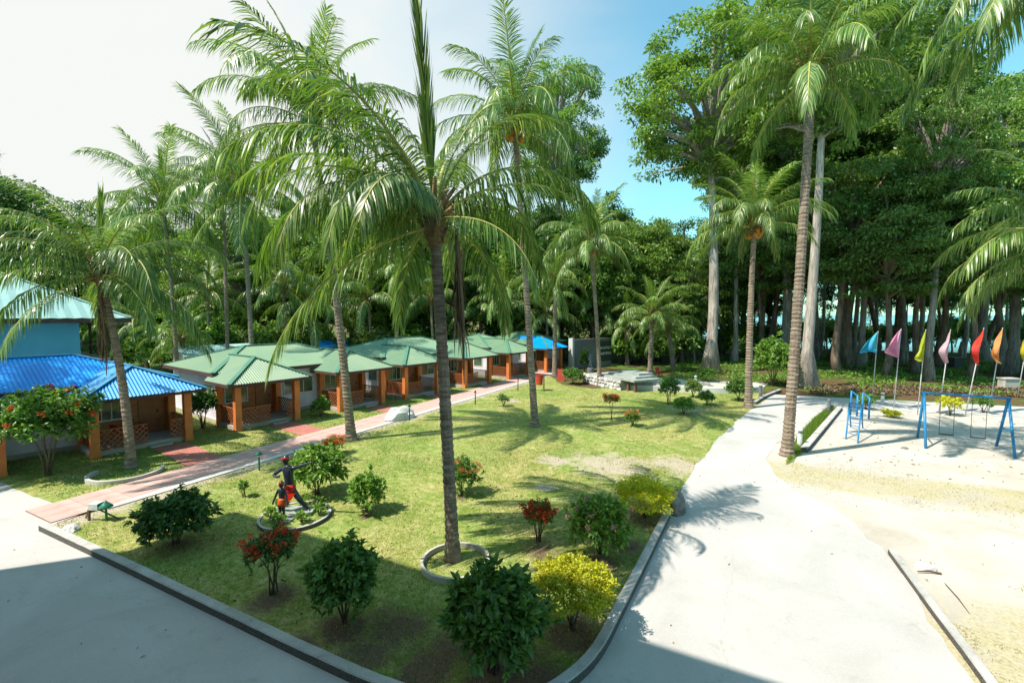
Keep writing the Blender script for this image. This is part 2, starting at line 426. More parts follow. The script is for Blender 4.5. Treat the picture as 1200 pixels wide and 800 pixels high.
def mat_lawn(margin=True):
    m, nt = new_mat('lawn')
    co = N(nt, 'ShaderNodeTexCoord')
    n1 = noise_node(nt, 0.22, 4, 0.6, 0.8, co.outputs['Object'])
    n2 = noise_node(nt, 1.3, 8, 0.72, 0.5, co.outputs['Object'])
    n3 = noise_node(nt, 22, 4, 0.7, 0, co.outputs['Object'])
    n4 = noise_node(nt, 5.5, 5, 0.7, 0.3, co.outputs['Object'])
    mm = N(nt, 'ShaderNodeMath', operation='MULTIPLY_ADD'); mm.inputs[1].default_value = 0.55
    nt.links.new(n4.outputs['Fac'], mm.inputs[0])
    m2 = N(nt, 'ShaderNodeMath', operation='MULTIPLY'); m2.inputs[1].default_value = 0.45
    nt.links.new(n2.outputs['Fac'], m2.inputs[0]); nt.links.new(m2.outputs['Value'], mm.inputs[2])
    g = ramp(nt, [(0.32, (0.10, 0.15, 0.03)), (0.43, (0.19, 0.235, 0.058)), (0.53, (0.32, 0.315, 0.125)), (0.65, (0.47, 0.41, 0.24))], mm.outputs['Value'])
    g2 = ramp(nt, [(0.35, (0.66, 0.92, 0.55)), (0.65, (1.15, 1.05, 1.0))], n1.outputs['Fac'])
    c = mixc(nt, 0.85, g.outputs['Color'], g2.outputs['Color'], 'MULTIPLY')
    c = mixc(nt, 0.8, c, n3.outputs['Fac'], 'OVERLAY')
    def spots(lst):
        out = None
        for (u, v, rx) in lst:
            p = G(u, v)
            d = N(nt, 'ShaderNodeVectorMath', operation='DISTANCE')
            nt.links.new(co.outputs['Object'], d.inputs[0]); d.inputs[1].default_value = (p.x, p.y, 0)
            mr = N(nt, 'ShaderNodeMapRange'); mr.inputs['From Min'].default_value = 0; mr.inputs['From Max'].default_value = rx
            mr.inputs['To Min'].default_value = 1; mr.inputs['To Max'].default_value = 0
            nt.links.new(d.outputs['Value'], mr.inputs['Value'])
            if out is None: out = mr.outputs['Result']
            else:
                mx = N(nt, 'ShaderNodeMath', operation='MAXIMUM')
                nt.links.new(out, mx.inputs[0]); nt.links.new(mr.outputs['Result'], mx.inputs[1]); out = mx.outputs['Value']
        return out
    def wear(c, mask, a, b, lo, hi, gain=0.6):
        ad = N(nt, 'ShaderNodeMath', operation='MULTIPLY_ADD'); ad.inputs[1].default_value = gain
        nt.links.new(mask, ad.inputs[0]); nt.links.new(n2.outputs['Fac'], ad.inputs[2])
        k = ramp(nt, [(lo, (0, 0, 0)), (hi, (1, 1, 1))], ad.outputs['Value'])
        col_ = ramp(nt, [(0.3, a), (0.7, b)], n3.outputs['Fac'])
        return mixc(nt, k.outputs['Color'], c, col_.outputs['Color'])
    if margin:
        # bare sandy wear, brown soil dug round the shrubs, the trodden margin beside the tiled path
        c = wear(c, spots(SOIL_SPOTS), (0.10, 0.07, 0.045), (0.22, 0.16, 0.10), 0.72, 0.95)
        sx = N(nt, 'ShaderNodeSeparateXYZ'); nt.links.new(co.outputs['Object'], sx.inputs[0])
        mr = N(nt, 'ShaderNodeMapRange'); mr.inputs['From Min'].default_value = -17.5; mr.inputs['From Max'].default_value = -15.9
        mr.inputs['To Min'].default_value = 1.0; mr.inputs['To Max'].default_value = 0
        nt.links.new(sx.outputs['X'], mr.inputs['Value'])
        mx = N(nt, 'ShaderNodeMath', operation='MAXIMUM')
        nt.links.new(spots(SAND_SPOTS), mx.inputs[0]); nt.links.new(mr.outputs['Result'], mx.inputs[1])
        c = wear(c, mx.outputs['Value'], (0.32, 0.27, 0.19), (0.52, 0.46, 0.36), 0.76, 0.98)
    return finish(m, nt, c, 0.95, n3.outputs['Fac'], 0.8, 0.03, 0.1)
def mat_concrete(name, lo, hi, stain=(0.5, 0.45, 0.38), bscale=60):
    m, nt = new_mat(name)
    co = N(nt, 'ShaderNodeTexCoord')
    n1 = noise_node(nt, 0.35, 6, 0.62, 0.6, co.outputs['Object'])
    n2 = noise_node(nt, bscale, 4, 0.7, 0, co.outputs['Object'])
    n3 = noise_node(nt, 2.2, 7, 0.72, 0.4, co.outputs['Object'])
    r = ramp(nt, [(0.3, lo), (0.65, hi)], n1.outputs['Fac'])
    s = ramp(nt, [(0.22, stain), (0.42, (1, 1, 1))], n3.outputs['Fac'])
    c = mixc(nt, 0.55, r.outputs['Color'], s.outputs['Color'], 'MULTIPLY')
    c = mixc(nt, 0.3, c, n2.outputs['Fac'], 'OVERLAY')
    # hairline cracks and old drips
    vo = N(nt, 'ShaderNodeTexVoronoi', feature='DISTANCE_TO_EDGE'); vo.inputs['Scale'].default_value = 0.23
    wn = noise_node(nt, 1.2, 5, 0.7, 0, co.outputs['Object'])
    wm = mixc(nt, 0.45, co.outputs['Object'], wn.outputs['Color'], 'LINEAR_LIGHT')
    nt.links.new(wm, vo.inputs['Vector'])
    ck = ramp(nt, [(0.0, (0.45, 0.43, 0.4)), (0.004, (1, 1, 1))], vo.outputs['Distance'])
    c = mixc(nt, 0.22, c, ck.outputs['Color'], 'MULTIPLY')
    n5 = noise_node(nt, 0.9, 8, 0.8, 1.5, co.outputs['Object'])
    dk = ramp(nt, [(0.62, (1, 1, 1)), (0.78, (0.62, 0.6, 0.57))], n5.outputs['Fac'])
    c = mixc(nt, 0.7, c, dk.outputs['Color'], 'MULTIPLY')
    return finish(m, nt, c, 0.9, n2.outputs['Fac'], 0.25, 0.01, 0.2)
def mat_sand():
    m, nt = new_mat('sand')
    co = N(nt, 'ShaderNodeTexCoord')
    sx = N(nt, 'ShaderNodeSeparateXYZ'); nt.links.new(co.outputs['Object'], sx.inputs[0])
    n1 = noise_node(nt, 0.5, 6, 0.65, 0.7, co.outputs['Object'])
    n2 = noise_node(nt, 16, 5, 0.7, 0, co.outputs['Object'])
    n3 = noise_node(nt, 70, 3, 0.7, 0, co.outputs['Object'])
    sand = ramp(nt, [(0.25, (0.38, 0.34, 0.285)), (0.6, (0.52, 0.485, 0.435))], n1.outputs['Fac'])
    straw = ramp(nt, [(0.3, (0.25, 0.235, 0.10)), (0.5, (0.42, 0.37, 0.22)), (0.7, (0.50, 0.45, 0.34))], n2.outputs['Fac'])
    def band(a, b, c, d, out):
        up = N(nt, 'ShaderNodeMapRange', interpolation_type='SMOOTHSTEP'); up.inputs['From Min'].default_value = a; up.inputs['From Max'].default_value = b
        dn = N(nt, 'ShaderNodeMapRange', interpolation_type='SMOOTHSTEP'); dn.inputs['From Min'].default_value = d; dn.inputs['From Max'].default_value = c
        for q in (up, dn): nt.links.new(out, q.inputs['Value'])
        mu = N(nt, 'ShaderNodeMath', operation='MULTIPLY')
        nt.links.new(up.outputs['Result'], mu.inputs[0]); nt.links.new(dn.outputs['Result'], mu.inputs[1])
        return mu.outputs['Value']
    b1 = band(17.0, 19.6, 20.8, 22.8, sx.outputs['Y'])
    b2 = band(-5, 0, 11.5, 15.2, sx.outputs['Y'])
    mx = N(nt, 'ShaderNodeMath', operation='MAXIMUM'); nt.links.new(b1, mx.inputs[0]); nt.links.new(b2, mx.inputs[1])
    ad = N(nt, 'ShaderNodeMath', operation='MULTIPLY_ADD'); ad.inputs[1].default_value = 0.5
    nt.links.new(mx.outputs['Value'], ad.inputs[0]); nt.links.new(n1.outputs['Fac'], ad.inputs[2])
    k = ramp(nt, [(0.80, (0, 0, 0)), (1.0, (0.9, 0.9, 0.9))], ad.outputs['Value'])
    c = mixc(nt, k.outputs['Color'], sand.outputs['Color'], straw.outputs['Color'])
    c = mixc(nt, 0.25, c, n3.outputs['Fac'], 'OVERLAY')
    return finish(m, nt, c, 0.95, n2.outputs['Fac'], 0.5, 0.03, 0.1)
def mat_tiles():
    m, nt = new_mat('path_tiles')
    co = N(nt, 'ShaderNodeTexCoord')
    n1 = noise_node(nt, 0.5, 6, 0.65, 0.5, co.outputs['Object'])
    n2 = noise_node(nt, 18, 4, 0.7, 0, co.outputs['Object'])
    r = ramp(nt, [(0.3, (0.48, 0.24, 0.21)), (0.5, (0.56, 0.37, 0.33)), (0.7, (0.66, 0.54, 0.50))], n1.outputs['Fac'])
    c = mixc(nt, 0.25, r.outputs['Color'], n2.outputs['Fac'], 'OVERLAY')
    return finish(m, nt, c, 0.75, n2.outputs['Fac'], 0.3, 0.01, 0.3)
M['forest_floor'] = mat_forest_floor()
M['lawn'] = mat_lawn()
M['lawn_strip'] = mat_lawn(False)
M['road'] = mat_concrete('road_concrete', (0.39, 0.375, 0.36), (0.485, 0.475, 0.46), (0.6, 0.57, 0.53))
def mat_kerb():
    """whitewashed top, sides black with damp and moss"""
    m, nt = new_mat('kerb_concrete')
    co = N(nt, 'ShaderNodeTexCoord')
    n1 = noise_node(nt, 1.1, 6, 0.7, 0.5, co.outputs['Object'])
    n2 = noise_node(nt, 35, 4, 0.75, 0, co.outputs['Object'])
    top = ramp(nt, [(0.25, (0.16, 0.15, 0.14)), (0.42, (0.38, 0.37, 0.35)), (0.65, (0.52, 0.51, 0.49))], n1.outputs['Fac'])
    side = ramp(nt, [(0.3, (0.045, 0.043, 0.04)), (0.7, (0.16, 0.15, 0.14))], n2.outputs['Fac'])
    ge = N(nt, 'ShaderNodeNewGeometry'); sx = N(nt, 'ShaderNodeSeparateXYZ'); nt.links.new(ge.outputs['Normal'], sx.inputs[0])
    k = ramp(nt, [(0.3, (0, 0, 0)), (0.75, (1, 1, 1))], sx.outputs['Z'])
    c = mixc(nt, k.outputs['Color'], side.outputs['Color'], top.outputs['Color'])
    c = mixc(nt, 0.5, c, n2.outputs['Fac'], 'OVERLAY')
    return finish(m, nt, c, 0.92, n2.outputs['Fac'], 0.5, 0.015, 0.2)
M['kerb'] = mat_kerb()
M['plaza'] = mat_concrete('plaza_concrete', (0.38, 0.35, 0.31), (0.56, 0.53, 0.47))
M['whitewash'] = mat_concrete('whitewash', (0.42, 0.41, 0.39), (0.62, 0.61, 0.58), (0.6, 0.55, 0.5), 30)
M['sand'] = mat_sand()
M['tiles'] = mat_tiles()
M['tiles_red'] = worn('tiles_red', (0.50, 0.20, 0.17), (0.40, 0.14, 0.11), 2.0, 0.7)
M['soil'] = worn('soil', (0.16, 0.10, 0.065), (0.08, 0.05, 0.035), 4, 0.95, 0.6, 0.1)
M['rock'] = worn('rock', (0.30, 0.28, 0.26), (0.11, 0.10, 0.09), 4, 0.9, 0.8, 0.2)
M['rock_white'] = worn('rock_white', (0.74, 0.73, 0.71), (0.5, 0.48, 0.46), 3, 0.85, 0.5, 0.2)

# --- the ground sheet: flat land that dips under the sea beyond the trees
def ground_z(x, y):
    return -min(max((y - 96) / 14.0, 0.0), 1.0) * 2.2 * min(max((x + 25) / 20.0, 0.0), 1.0)
gx = [-2500, -800, -300, -120, -60, -25, -15, -5, 0, 30, 60, 120, 300, 800, 2500]
gy = [-600, -150, -40, 0, 40, 70, 90, 96, 100, 104, 108, 112, 160, 400, 1200, 4200]
gv = [(x, y, ground_z(x, y)) for y in gy for x in gx]
nx = len(gx)
gf = [(j * nx + i, j * nx + i + 1, (j + 1) * nx + i + 1, (j + 1) * nx + i) for j in range(len(gy) - 1) for i in range(nx - 1)]
ground = tag(MB().add(gv, gf).build('ground', M['forest_floor']), kind='structure')

def mat_sea():
    m, nt = new_mat('sea_water')
    co = N(nt, 'ShaderNodeTexCoord')
    n = noise_node(nt, 0.6, 4, 0.6, 0.3, co.outputs['Object'])
    n2 = noise_node(nt, 0.012, 3, 0.5, 0.5, co.outputs['Object'])
    r = ramp(nt, [(0.35, (0.05, 0.15, 0.17)), (0.7, (0.09, 0.2, 0.2))], n2.outputs['Fac'])
    return finish(m, nt, r.outputs['Color'], 0.25, n.outputs['Fac'], 0.4, 0.2, 0.5)
sea = tag(MB().add([(-18, 101, -0.9), (2500, 101, -0.9), (2500, 4100, -0.9), (-18, 4100, -0.9)], [(0, 1, 2, 3)]).build('sea', mat_sea()), kind='structure')

# --- lane of pale concrete: in front of the hotel and up along the garden
road_poly = [(-60, -0.9), (60, -0.9), (60, 3.0), (12, 5.2), (3.7, 8.0), (3.35, 11.0), (3.2, 14.6), (2.6, 16.6), (1.1, 19.2), (0.75, 21.5), (1.3, 24.5),
             (3.2, 28.5), (5.6, 32.5), (7.4, 36.0), (24, 38.4), (46, 43), (46, 46.5), (20, 42.0), (8, 40.2), (1.6, 39.2), (1.1, 36.2), (0.2, 32.5),
             (-0.5, 29.0), (-1.35, 23.5), (-1.85, 18.6), (-2.0, 15.5), (-2.05, 14.0), (-2.2, 8.6), (-2.5, 6.9), (-3.7, 5.6), (-5.0, 5.35), (-17.4, 5.2), (-17.6, 6.0), (-60, 6.0)]
sheet('road', ragged(road_poly, 0.4, 0.13, 1), 0.027, M['road'])
# --- lawn
LAWN = [(-17.45, 5.2), (-6.2, 5.25), (-3.75, 5.6), (-2.95, 6.1), (-2.48, 6.9), (-2.25, 7.8), (-2.15, 10), (-2.05, 14.2), (-1.95, 16.0), (-1.75, 18.6), (-1.25, 23.5), (-0.4, 29.0),
        (0.3, 32.5), (1.2, 36.3), (0.9, 39.6), (-9.2, 37.2), (-11.0, 35.6), (-14.0, 36.5), (-17.55, 42.0)]
sheet('lawn', ragged(LAWN, 0.4, 0.16, 2), 0.03, M['lawn'])
STRIP = [(-60, 5.4), (-19.45, 5.4), (-19.45, 44), (-27, 44), (-60, 20)]
sheet('lawn', ragged(STRIP, 0.5, 0.08, 3), 0.02, M['lawn_strip'])
# --- sand of the play ground
SAND = [(3.0, 2.0), (60, 2.0), (60, 40), (30, 39.0), (7, 37.3), (4.8, 33.6), (2.4, 29.5), (0.5, 25.5), (-0.1, 21.5), (0.2, 18.6), (1.7, 16.0), (2.4, 14.6)]
sheet('sand', ragged(SAND, 0.4, 0.18, 4), 0.016, M['sand'])
# --- tiled path, tile by tile where tiles can still be told apart
path = tag(MB().box(-19.42, -17.62, 5.4, 44.0, -0.02, 0.03).build('path', M['soil']), kind='structure')
tile_me = MB()
tile_me.box(0, 0.585, 0, 0.985, 0, 0.028)
tm = tile_me.mesh('tile', M['tiles'])
rng = random.Random(5)
yy = 5.42
while yy < 43:
    for i in range(3):
        if yy < 30 or True:
            t = link('tile', tm, path, (-19.41 + i * 0.597, yy, 0.022 + rng.uniform(-0.003, 0.004)))
    yy += 1.0
edge = MB()
edge.box(-17.61, -17.30, 6.6, 43.5, 0.0, 0.065)
tag(edge.build('path_edging', M['whitewash']), kind='structure')

# --- kerbs
def kerb(name, pts, w, h, mat=None):
    mb = MB()
    pts = [Vector((p[0], p[1], 0)) for p in pts]
    ring = []
    for i, p in enumerate(pts):
        d = (pts[min(i + 1, len(pts) - 1)] - pts[max(i - 1, 0)]).normalized()
        s = Vector((-d.y, d.x, 0)) * w / 2
        c = 0.02
        j = 0.008 * noise.noise((p.x * 3, p.y * 3, 1))
        ring.append([p + s, p + s + Vector((0, 0, h - c + j)), p + s * 0.8 + Vector((0, 0, h + j)), p - s * 0.8 + Vector((0, 0, h + j)),
                     p - s + Vector((0, 0, h - c + j)), p - s])
    vs = [v for r in ring for v in r]
    fs = []
    for i in range(len(pts) - 1):
        for k in range(5):
            fs.append((i * 6 + k, i * 6 + k + 1, (i + 1) * 6 + k + 1, (i + 1) * 6 + k))
    fs.append((0, 1, 2, 3, 4, 5)); e = (len(pts) - 1) * 6
    fs.append(tuple(e + k for k in reversed(range(6))))
    mb.add(vs, fs)
    o = mb.build(name, mat or M['kerb'])
    return tag(o, kind='structure')
def arc_pts(pts, step=0.25):
    out = []
    P = [Vector((p[0], p[1], 0)) for p in pts]
    P = [P[0] * 2 - P[1]] + P + [P[-1] * 2 - P[-2]]
    for i in range(1, len(P) - 2):
        a, b, c, d = P[i - 1:i + 3]
        n = max(2, int((c - b).length / step))
        for j in range(n):
            t = j / n
            out.append(0.5 * ((2 * b) + (c - a) * t + (2 * a - 5 * b + 4 * c - d) * t * t + (3 * b - a - 3 * c + d) * t ** 3))
    out.append(P[-2])
    return out
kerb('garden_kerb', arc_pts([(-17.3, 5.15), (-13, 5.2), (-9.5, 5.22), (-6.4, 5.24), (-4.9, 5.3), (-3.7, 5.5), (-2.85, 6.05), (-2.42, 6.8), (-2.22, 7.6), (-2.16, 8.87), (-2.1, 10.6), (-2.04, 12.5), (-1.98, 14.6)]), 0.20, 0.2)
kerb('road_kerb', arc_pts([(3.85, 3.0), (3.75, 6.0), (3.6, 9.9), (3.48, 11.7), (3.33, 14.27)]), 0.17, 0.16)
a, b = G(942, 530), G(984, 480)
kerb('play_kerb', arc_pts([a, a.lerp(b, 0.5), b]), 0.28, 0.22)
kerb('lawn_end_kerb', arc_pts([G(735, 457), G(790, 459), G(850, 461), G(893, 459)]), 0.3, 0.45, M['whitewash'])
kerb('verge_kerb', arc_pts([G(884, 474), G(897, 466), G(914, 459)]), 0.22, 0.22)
# paved strip behind the lawn's end wall
sheet('pavement', ragged([G(700, 452), G(735, 455), G(790, 457), G(893, 457), G(900, 449), G(840, 446), G(780, 443), G(715, 440)], 0.8, 0.12, 6), 0.03, M['plaza'])
# green verge by the play kerb
VERGE = [G(921, 545), G(938, 533), G(980, 483), G(975, 476), G(955, 490), G(935, 512)]
sheet('verge', ragged(VERGE, 0.3, 0.1, 8), 0.04, M['lawn_strip'])

# --- grass blades
def scatter_poly(poly, n, rng):
    P = np.array([(p[0], p[1]) for p in poly])
    lo, hi = P.min(0), P.max(0)
    out = []
    got = 0
    while got < n:
        q = rng.uniform(lo, hi, size=(n * 2, 2))
        ins = np.zeros(len(q), bool)
        j = len(P) - 1
        for i in range(len(P)):
            xi, yi = P[i]; xj, yj = P[j]
            c = ((yi > q[:, 1]) != (yj > q[:, 1])) & (q[:, 0] < (xj - xi) * (q[:, 1] - yi) / (yj - yi + 1e-12) + xi)
            ins ^= c; j = i
        out.append(q[ins]); got += ins.sum()
    return np.concatenate(out)[:n]
def patch(q, s, seed):
    return np.array([noise.noise((x * s, y * s, seed)) for x, y in q])
def blades(name, pts, z, h, w, mat, label, rng, lean=0.6):
    n = len(pts)
    a = rng.uniform(0, 2 * math.pi, n); hh = h * rng.uniform(0.5, 1.3, n)
    b = rng.uniform(0, 2 * math.pi, n); le = hh * lean * rng.uniform(0.2, 1.2, n)
    base = np.stack([pts[:, 0], pts[:, 1], np.full(n, z)], 1)
    dx = np.stack([np.cos(a) * w / 2, np.sin(a) * w / 2, np.zeros(n)], 1)
    tip = base + np.stack([np.cos(b) * le, np.sin(b) * le, hh], 1)
    V = np.stack([base - dx, base + dx, tip], 1).reshape(-1, 3)
    F = np.arange(n * 3).reshape(-1, 3)
    return tag(link(name, np_mesh(name, V, F, mat)), label, 'grass', kind='stuff')
M['blade'] = leaf_mat('grass_blade', [(0, (0.12, 0.18, 0.025)), (0.4, (0.23, 0.27, 0.055)), (0.75, (0.38, 0.37, 0.14)), (1, (0.52, 0.46, 0.26))], 0.7, 0.3, 0.2, (1, 1, 0.6))
M['blade_lush'] = leaf_mat('grass_blade_lush', [(0, (0.06, 0.15, 0.012)), (0.6, (0.13, 0.24, 0.025)), (1, (0.25, 0.32, 0.05))], 0.6, 0.35, 0.3, (1, 1, 0.6))
M['blade_dry'] = leaf_mat('grass_blade_dry', [(0, (0.20, 0.23, 0.06)), (0.5, (0.38, 0.34, 0.17)), (1, (0.52, 0.46, 0.32))], 0.8, 0.25, 0.2, (1, 1, 0.7))
nrng = np.random.default_rng(11)
q = scatter_poly(LAWN, 230000, nrng)
keep = nrng.random(len(q)) < np.clip(np.where(q[:, 1] < 20, 1.0, 0.5) * (0.55 + 1.3 * patch(q, 0.45, 2.0)), 0.05, 1)
q = q[keep]
blades('grass', q, 0.028, 0.05, 0.016, M['blade'], 'short yellowish green grass of the garden lawn', nrng)
q = scatter_poly([(-40, 6.3), (-19.5, 6.3), (-19.5, 43), (-24, 43), (-26, 20), (-40, 12)], 60000, nrng)
blades('grass', q, 0.018, 0.07, 0.02, M['blade_lush'], 'green grass strip between the cottages and the pink path', nrng)
q = scatter_poly(VERGE, 9000, nrng)
blades('grass', q, 0.038, 0.16, 0.02, M['blade_lush'], 'lush green grass beside the play ground kerb', nrng)
q = np.concatenate([scatter_poly([(1.2, 17.4), (60, 17.4), (60, 23), (1.0, 22.4)], 30000, nrng), scatter_poly([(3.5, 8.2), (16, 8.2), (16, 14.8), (3.3, 14.8)], 26000, nrng)])
keep = patch(q, 0.7, 5.0) + 0.5 * patch(q, 2.3, 9.0) > 0.02 + 0.25 * (np.abs(q[:, 1] - 20) > 2)
blades('dry_grass', q[keep], 0.02, 0.045, 0.016, M['blade_dry'], 'dry straw coloured grass on the sand beside the road', nrng, 1.2)

# ================================================================ COCONUT PALMS
def frond_mesh(name, elev, droop, L, leafmax, hang, seed, n=86, mats=None, wid=0.046, collapse=1.0):
    rg = np.random.default_rng(seed)
    K = 28
    s = np.linspace(0, 1, K)
    th = elev - droop * s ** 1.35
    yaw = 0.16 * rg.normal() * s ** 1.5
    ds = L / (K - 1)
    dirs = np.stack([np.cos(th) * np.cos(yaw), np.cos(th) * np.sin(yaw), np.sin(th)], 1)
    P = np.concatenate([[[0, 0, 0]], np.cumsum(dirs[:-1] * ds, 0)])
    V, F, MI = [], [], []
    # midrib: a flattened, tapering three-sided rod
    nv = 0
    for i in range(K):
        t = dirs[i]; sv = np.cross([0, 0, 1.0], t); sv = sv / (np.linalg.norm(sv) + 1e-6)
        up = np.cross(t, sv)
        r = 0.055 * (1 - s[i]) ** 1.1 + 0.011
        V += [P[i] + sv * r, P[i] - up * r * 0.8, P[i] - sv * r, P[i] + up * r * 0.35]
        if i:
            b = (i - 1) * 4
            for k in range(4):
                F.append((b + k, b + (k + 1) % 4, b + 4 + (k + 1) % 4, b + 4 + k)); MI.append(0)
    for i in range(n):
        for side in (-1, 1):
            u = 0.13 + 0.87 * ((i + rg.uniform(0, 0.6)) / n)
            u = min(u, 0.999)
            x = u * (K - 1); j = int(x); fr = x - j
            j2 = min(j + 1, K - 1)
            p = P[j] * (1 - fr) + P[j2] * fr
            t = dirs[j]; sv = np.cross([0, 0, 1.0], t); sv = sv / (np.linalg.norm(sv) + 1e-6); up = np.cross(t, sv)
            if rg.random() < 0.05: continue
            ln = leafmax * (0.32 + 0.68 * math.sin(math.pi * min(1, u * 0.82 + 0.12)) ** 0.8) * rg.uniform(0.72, 1.12)
            A = R(72 - 42 * u) + rg.normal() * 0.08
            d = t * math.cos(A) + sv * side * math.sin(A) * collapse + up * (0.30 - 0.25 * u)
            d = d / np.linalg.norm(d)
            h = 1.35 * hang * rg.uniform(0.7, 1.3)
            q = p.copy(); pts = [q]; 
            for k in range(1, 4):
                dd = d + np.array([0, 0, -1.0]) * h * (k - 0.5) * 0.62
                dd = dd / np.linalg.norm(dd)
                q = q + dd * ln / 3
                pts.append(q)
            wv = t - d * t.dot(d) + rg.normal(size=3) * 0.18
            wv = wv / np.linalg.norm(wv)
            w = wid * rg.uniform(0.75, 1.15)
            b = len(V)
            ws = (0.45, 1.0, 0.75)
            for k in range(3):
                V += [pts[k] - wv * w * ws[k] / 2, pts[k] + wv * w * ws[k] / 2]
            V.append(pts[3])
            F += [(b, b + 1, b + 3, b + 2), (b + 2, b + 3, b + 5, b + 4), (b + 4, b + 5, b + 6)]
            MI += [1, 1, 1]
    me = bpy.data.meshes.new(name)
    me.from_pydata([tuple(v) for v in V], [], F)
    for m in (mats or (M['rachis'], M['palm_leaf'])): me.materials.append(m)
    me.polygons.foreach_set('material_index', MI)
    me.polygons.foreach_set('use_smooth', [True] * len(F))
    me.update()
    return me
FROND = []          # from the youngest, nearly upright, to the oldest, hanging
for k, (el, dr, hg) in enumerate([(82, 22, 0.2), (76, 42, 0.3), (68, 62, 0.45), (60, 80, 0.65), (50, 92, 0.9), (40, 96, 1.1), (28, 94, 1.25), (14, 86, 1.35), (0, 72, 1.4), (-18, 55, 1.3), (-38, 38, 1.2)]):
    FROND.append([frond_mesh('frond', R(el + 4 * v - 2), R(dr * (1 + 0.18 * v)), 5.0, 1.2 if k > 1 else 0.95, hg * (1 + 0.2 * v), 100 + k * 7 + v,
                             mats=(M['rachis'], M['palm_leaf_young'] if k == 0 else M['palm_leaf'])) for v in (0, 1)])
FROND_DEAD = [frond_mesh('dead_frond', R(-72), R(16), 3.6, 0.8, 2.2, 300 + v, n=46, mats=(M['rachis_dead'], M['palm_dead']), wid=0.05, collapse=0.45) for v in (0, 1)]
def spear_mesh():
    """the unopened leaf: a tight upright bundle"""
    rg = np.random.default_rng(9)
    mb = MB()
    L = 5.0
    mb.tube([(0, 0, 0), (0.02, 0, L * 0.5), (0.05, 0.03, L)], [0.045, 0.03, 0.006], 5)
    for i in range(90):
        u = 0.06 + 0.7 * i / 90
        a = rg.uniform(0, 6.28); ln = 1.6 * (1 - 0.5 * u)
        p = Vector((0.02 * u, 0, L * u)); d = Vector((math.cos(a) * 0.17, math.sin(a) * 0.17, 1)).normalized()
        s = Vector((-math.sin(a), math.cos(a), 0)) * 0.03
        mb.add([p - s, p + s, p + d * ln * 0.6 + s, p + d * ln * 0.6 - s, p + d * ln], [(0, 1, 2, 3), (3, 2, 4)], 1)
    return mb.mesh('spear_leaf', (M['rachis'], M['palm_leaf_young']), True)
SPEAR = spear_mesh()
def coco_mesh(mat):
    mb = MB()
    mb.lathe([(0.02, -0.15), (0.075, -0.12), (0.115, -0.04), (0.12, 0.03), (0.085, 0.11), (0.03, 0.145)], 9)
    return mb.mesh('coconut', mat, True)
COCO = [coco_mesh(M['coconut']), coco_mesh(M['coconut_orange'])]
def boot_mesh():
    """fibrous leaf bases that wrap the top of the stem"""
    rg = random.Random(3)
    mb = MB()
    mb.lathe([(0.13, -0.55), (0.17, -0.3), (0.22, -0.05), (0.17, 0.25), (0.07, 0.5)], 10)
    for i in range(16):
        a = i * 2.4; z = -0.4 + i * 0.05
        d = Vector((math.cos(a), math.sin(a), 0))
        p = Vector((0, 0, z)) + d * 0.12
        mb.tube([p, p + d * 0.12 + Vector((0, 0, 0.25)), p + d * 0.34 + Vector((0, 0, 0.55))], [0.09, 0.06, 0.04], 5)
    for i in range(40):
        a = rg.uniform(0, 6.28); d = Vector((math.cos(a), math.sin(a), rg.uniform(-0.6, 0.5)))
        p = Vector((0, 0, rg.uniform(-0.3, 0.3))) + d * 0.15
        e = p + d * rg.uniform(0.15, 0.5)
        mb.bar(p, e + Vector((0, 0, -0.08)), 0.012)
    return mb.mesh('leaf_base', M['fibre'], True)
BOOT = boot_mesh()
def palm_trunk(base, top, r0, r1, seed, bend=0.0):
    """ringed stem with a swollen foot; coordinates relative to base"""
    rg = random.Random(seed)
    b = Vector((0, 0, 0)); t = top - base
    L = t.length
    side = Vector((t.y, -t.x, 0))
    if side.length < 0.01: side = Vector((1, 0, 0))
    horiz = Vector((t.x, t.y, 0))
    mid = t * 0.5 - horiz * 0.18 + Vector((rg.uniform(-0.15, 0.15), rg.uniform(-0.15, 0.15), 0)) + side.normalized() * bend
    n = int(min(L / 0.085, 230))
    V = []; F = []; S = 10
    for i in range(n + 1):
        u = i / n
        p = (1 - u) ** 2 * b + 2 * u * (1 - u) * mid + u * u * t
        r = r0 + (r1 - r0) * min(1, u * 1.25) + 0.55 * r0 * math.exp(-u * L / 0.35)
        r *= (1.0 + (0.085 if i % 2 else -0.03) + rg.uniform(-0.035, 0.035))
        ph = rg.uniform(-0.1, 0.1)
        for k in range(S):
            a = 2 * math.pi * k / S + ph
            rr = r * (1 + rg.uniform(-0.03, 0.03))
            V.append((p.x + rr * math.cos(a), p.y + rr * math.sin(a), p.z + rg.uniform(-0.012, 0.012) - (0.1 if i == 0 else 0)))
    for i in range(n):
        for k in range(S):
            k2 = (k + 1) % S
            F.append((i * S + k, i * S + k2, (i + 1) * S + k2, (i + 1) * S + k))
    me = bpy.data.meshes.new('trunk'); me.from_pydata(V, [], F); me.materials.append(M['palm_bark']); me.update()
    return me
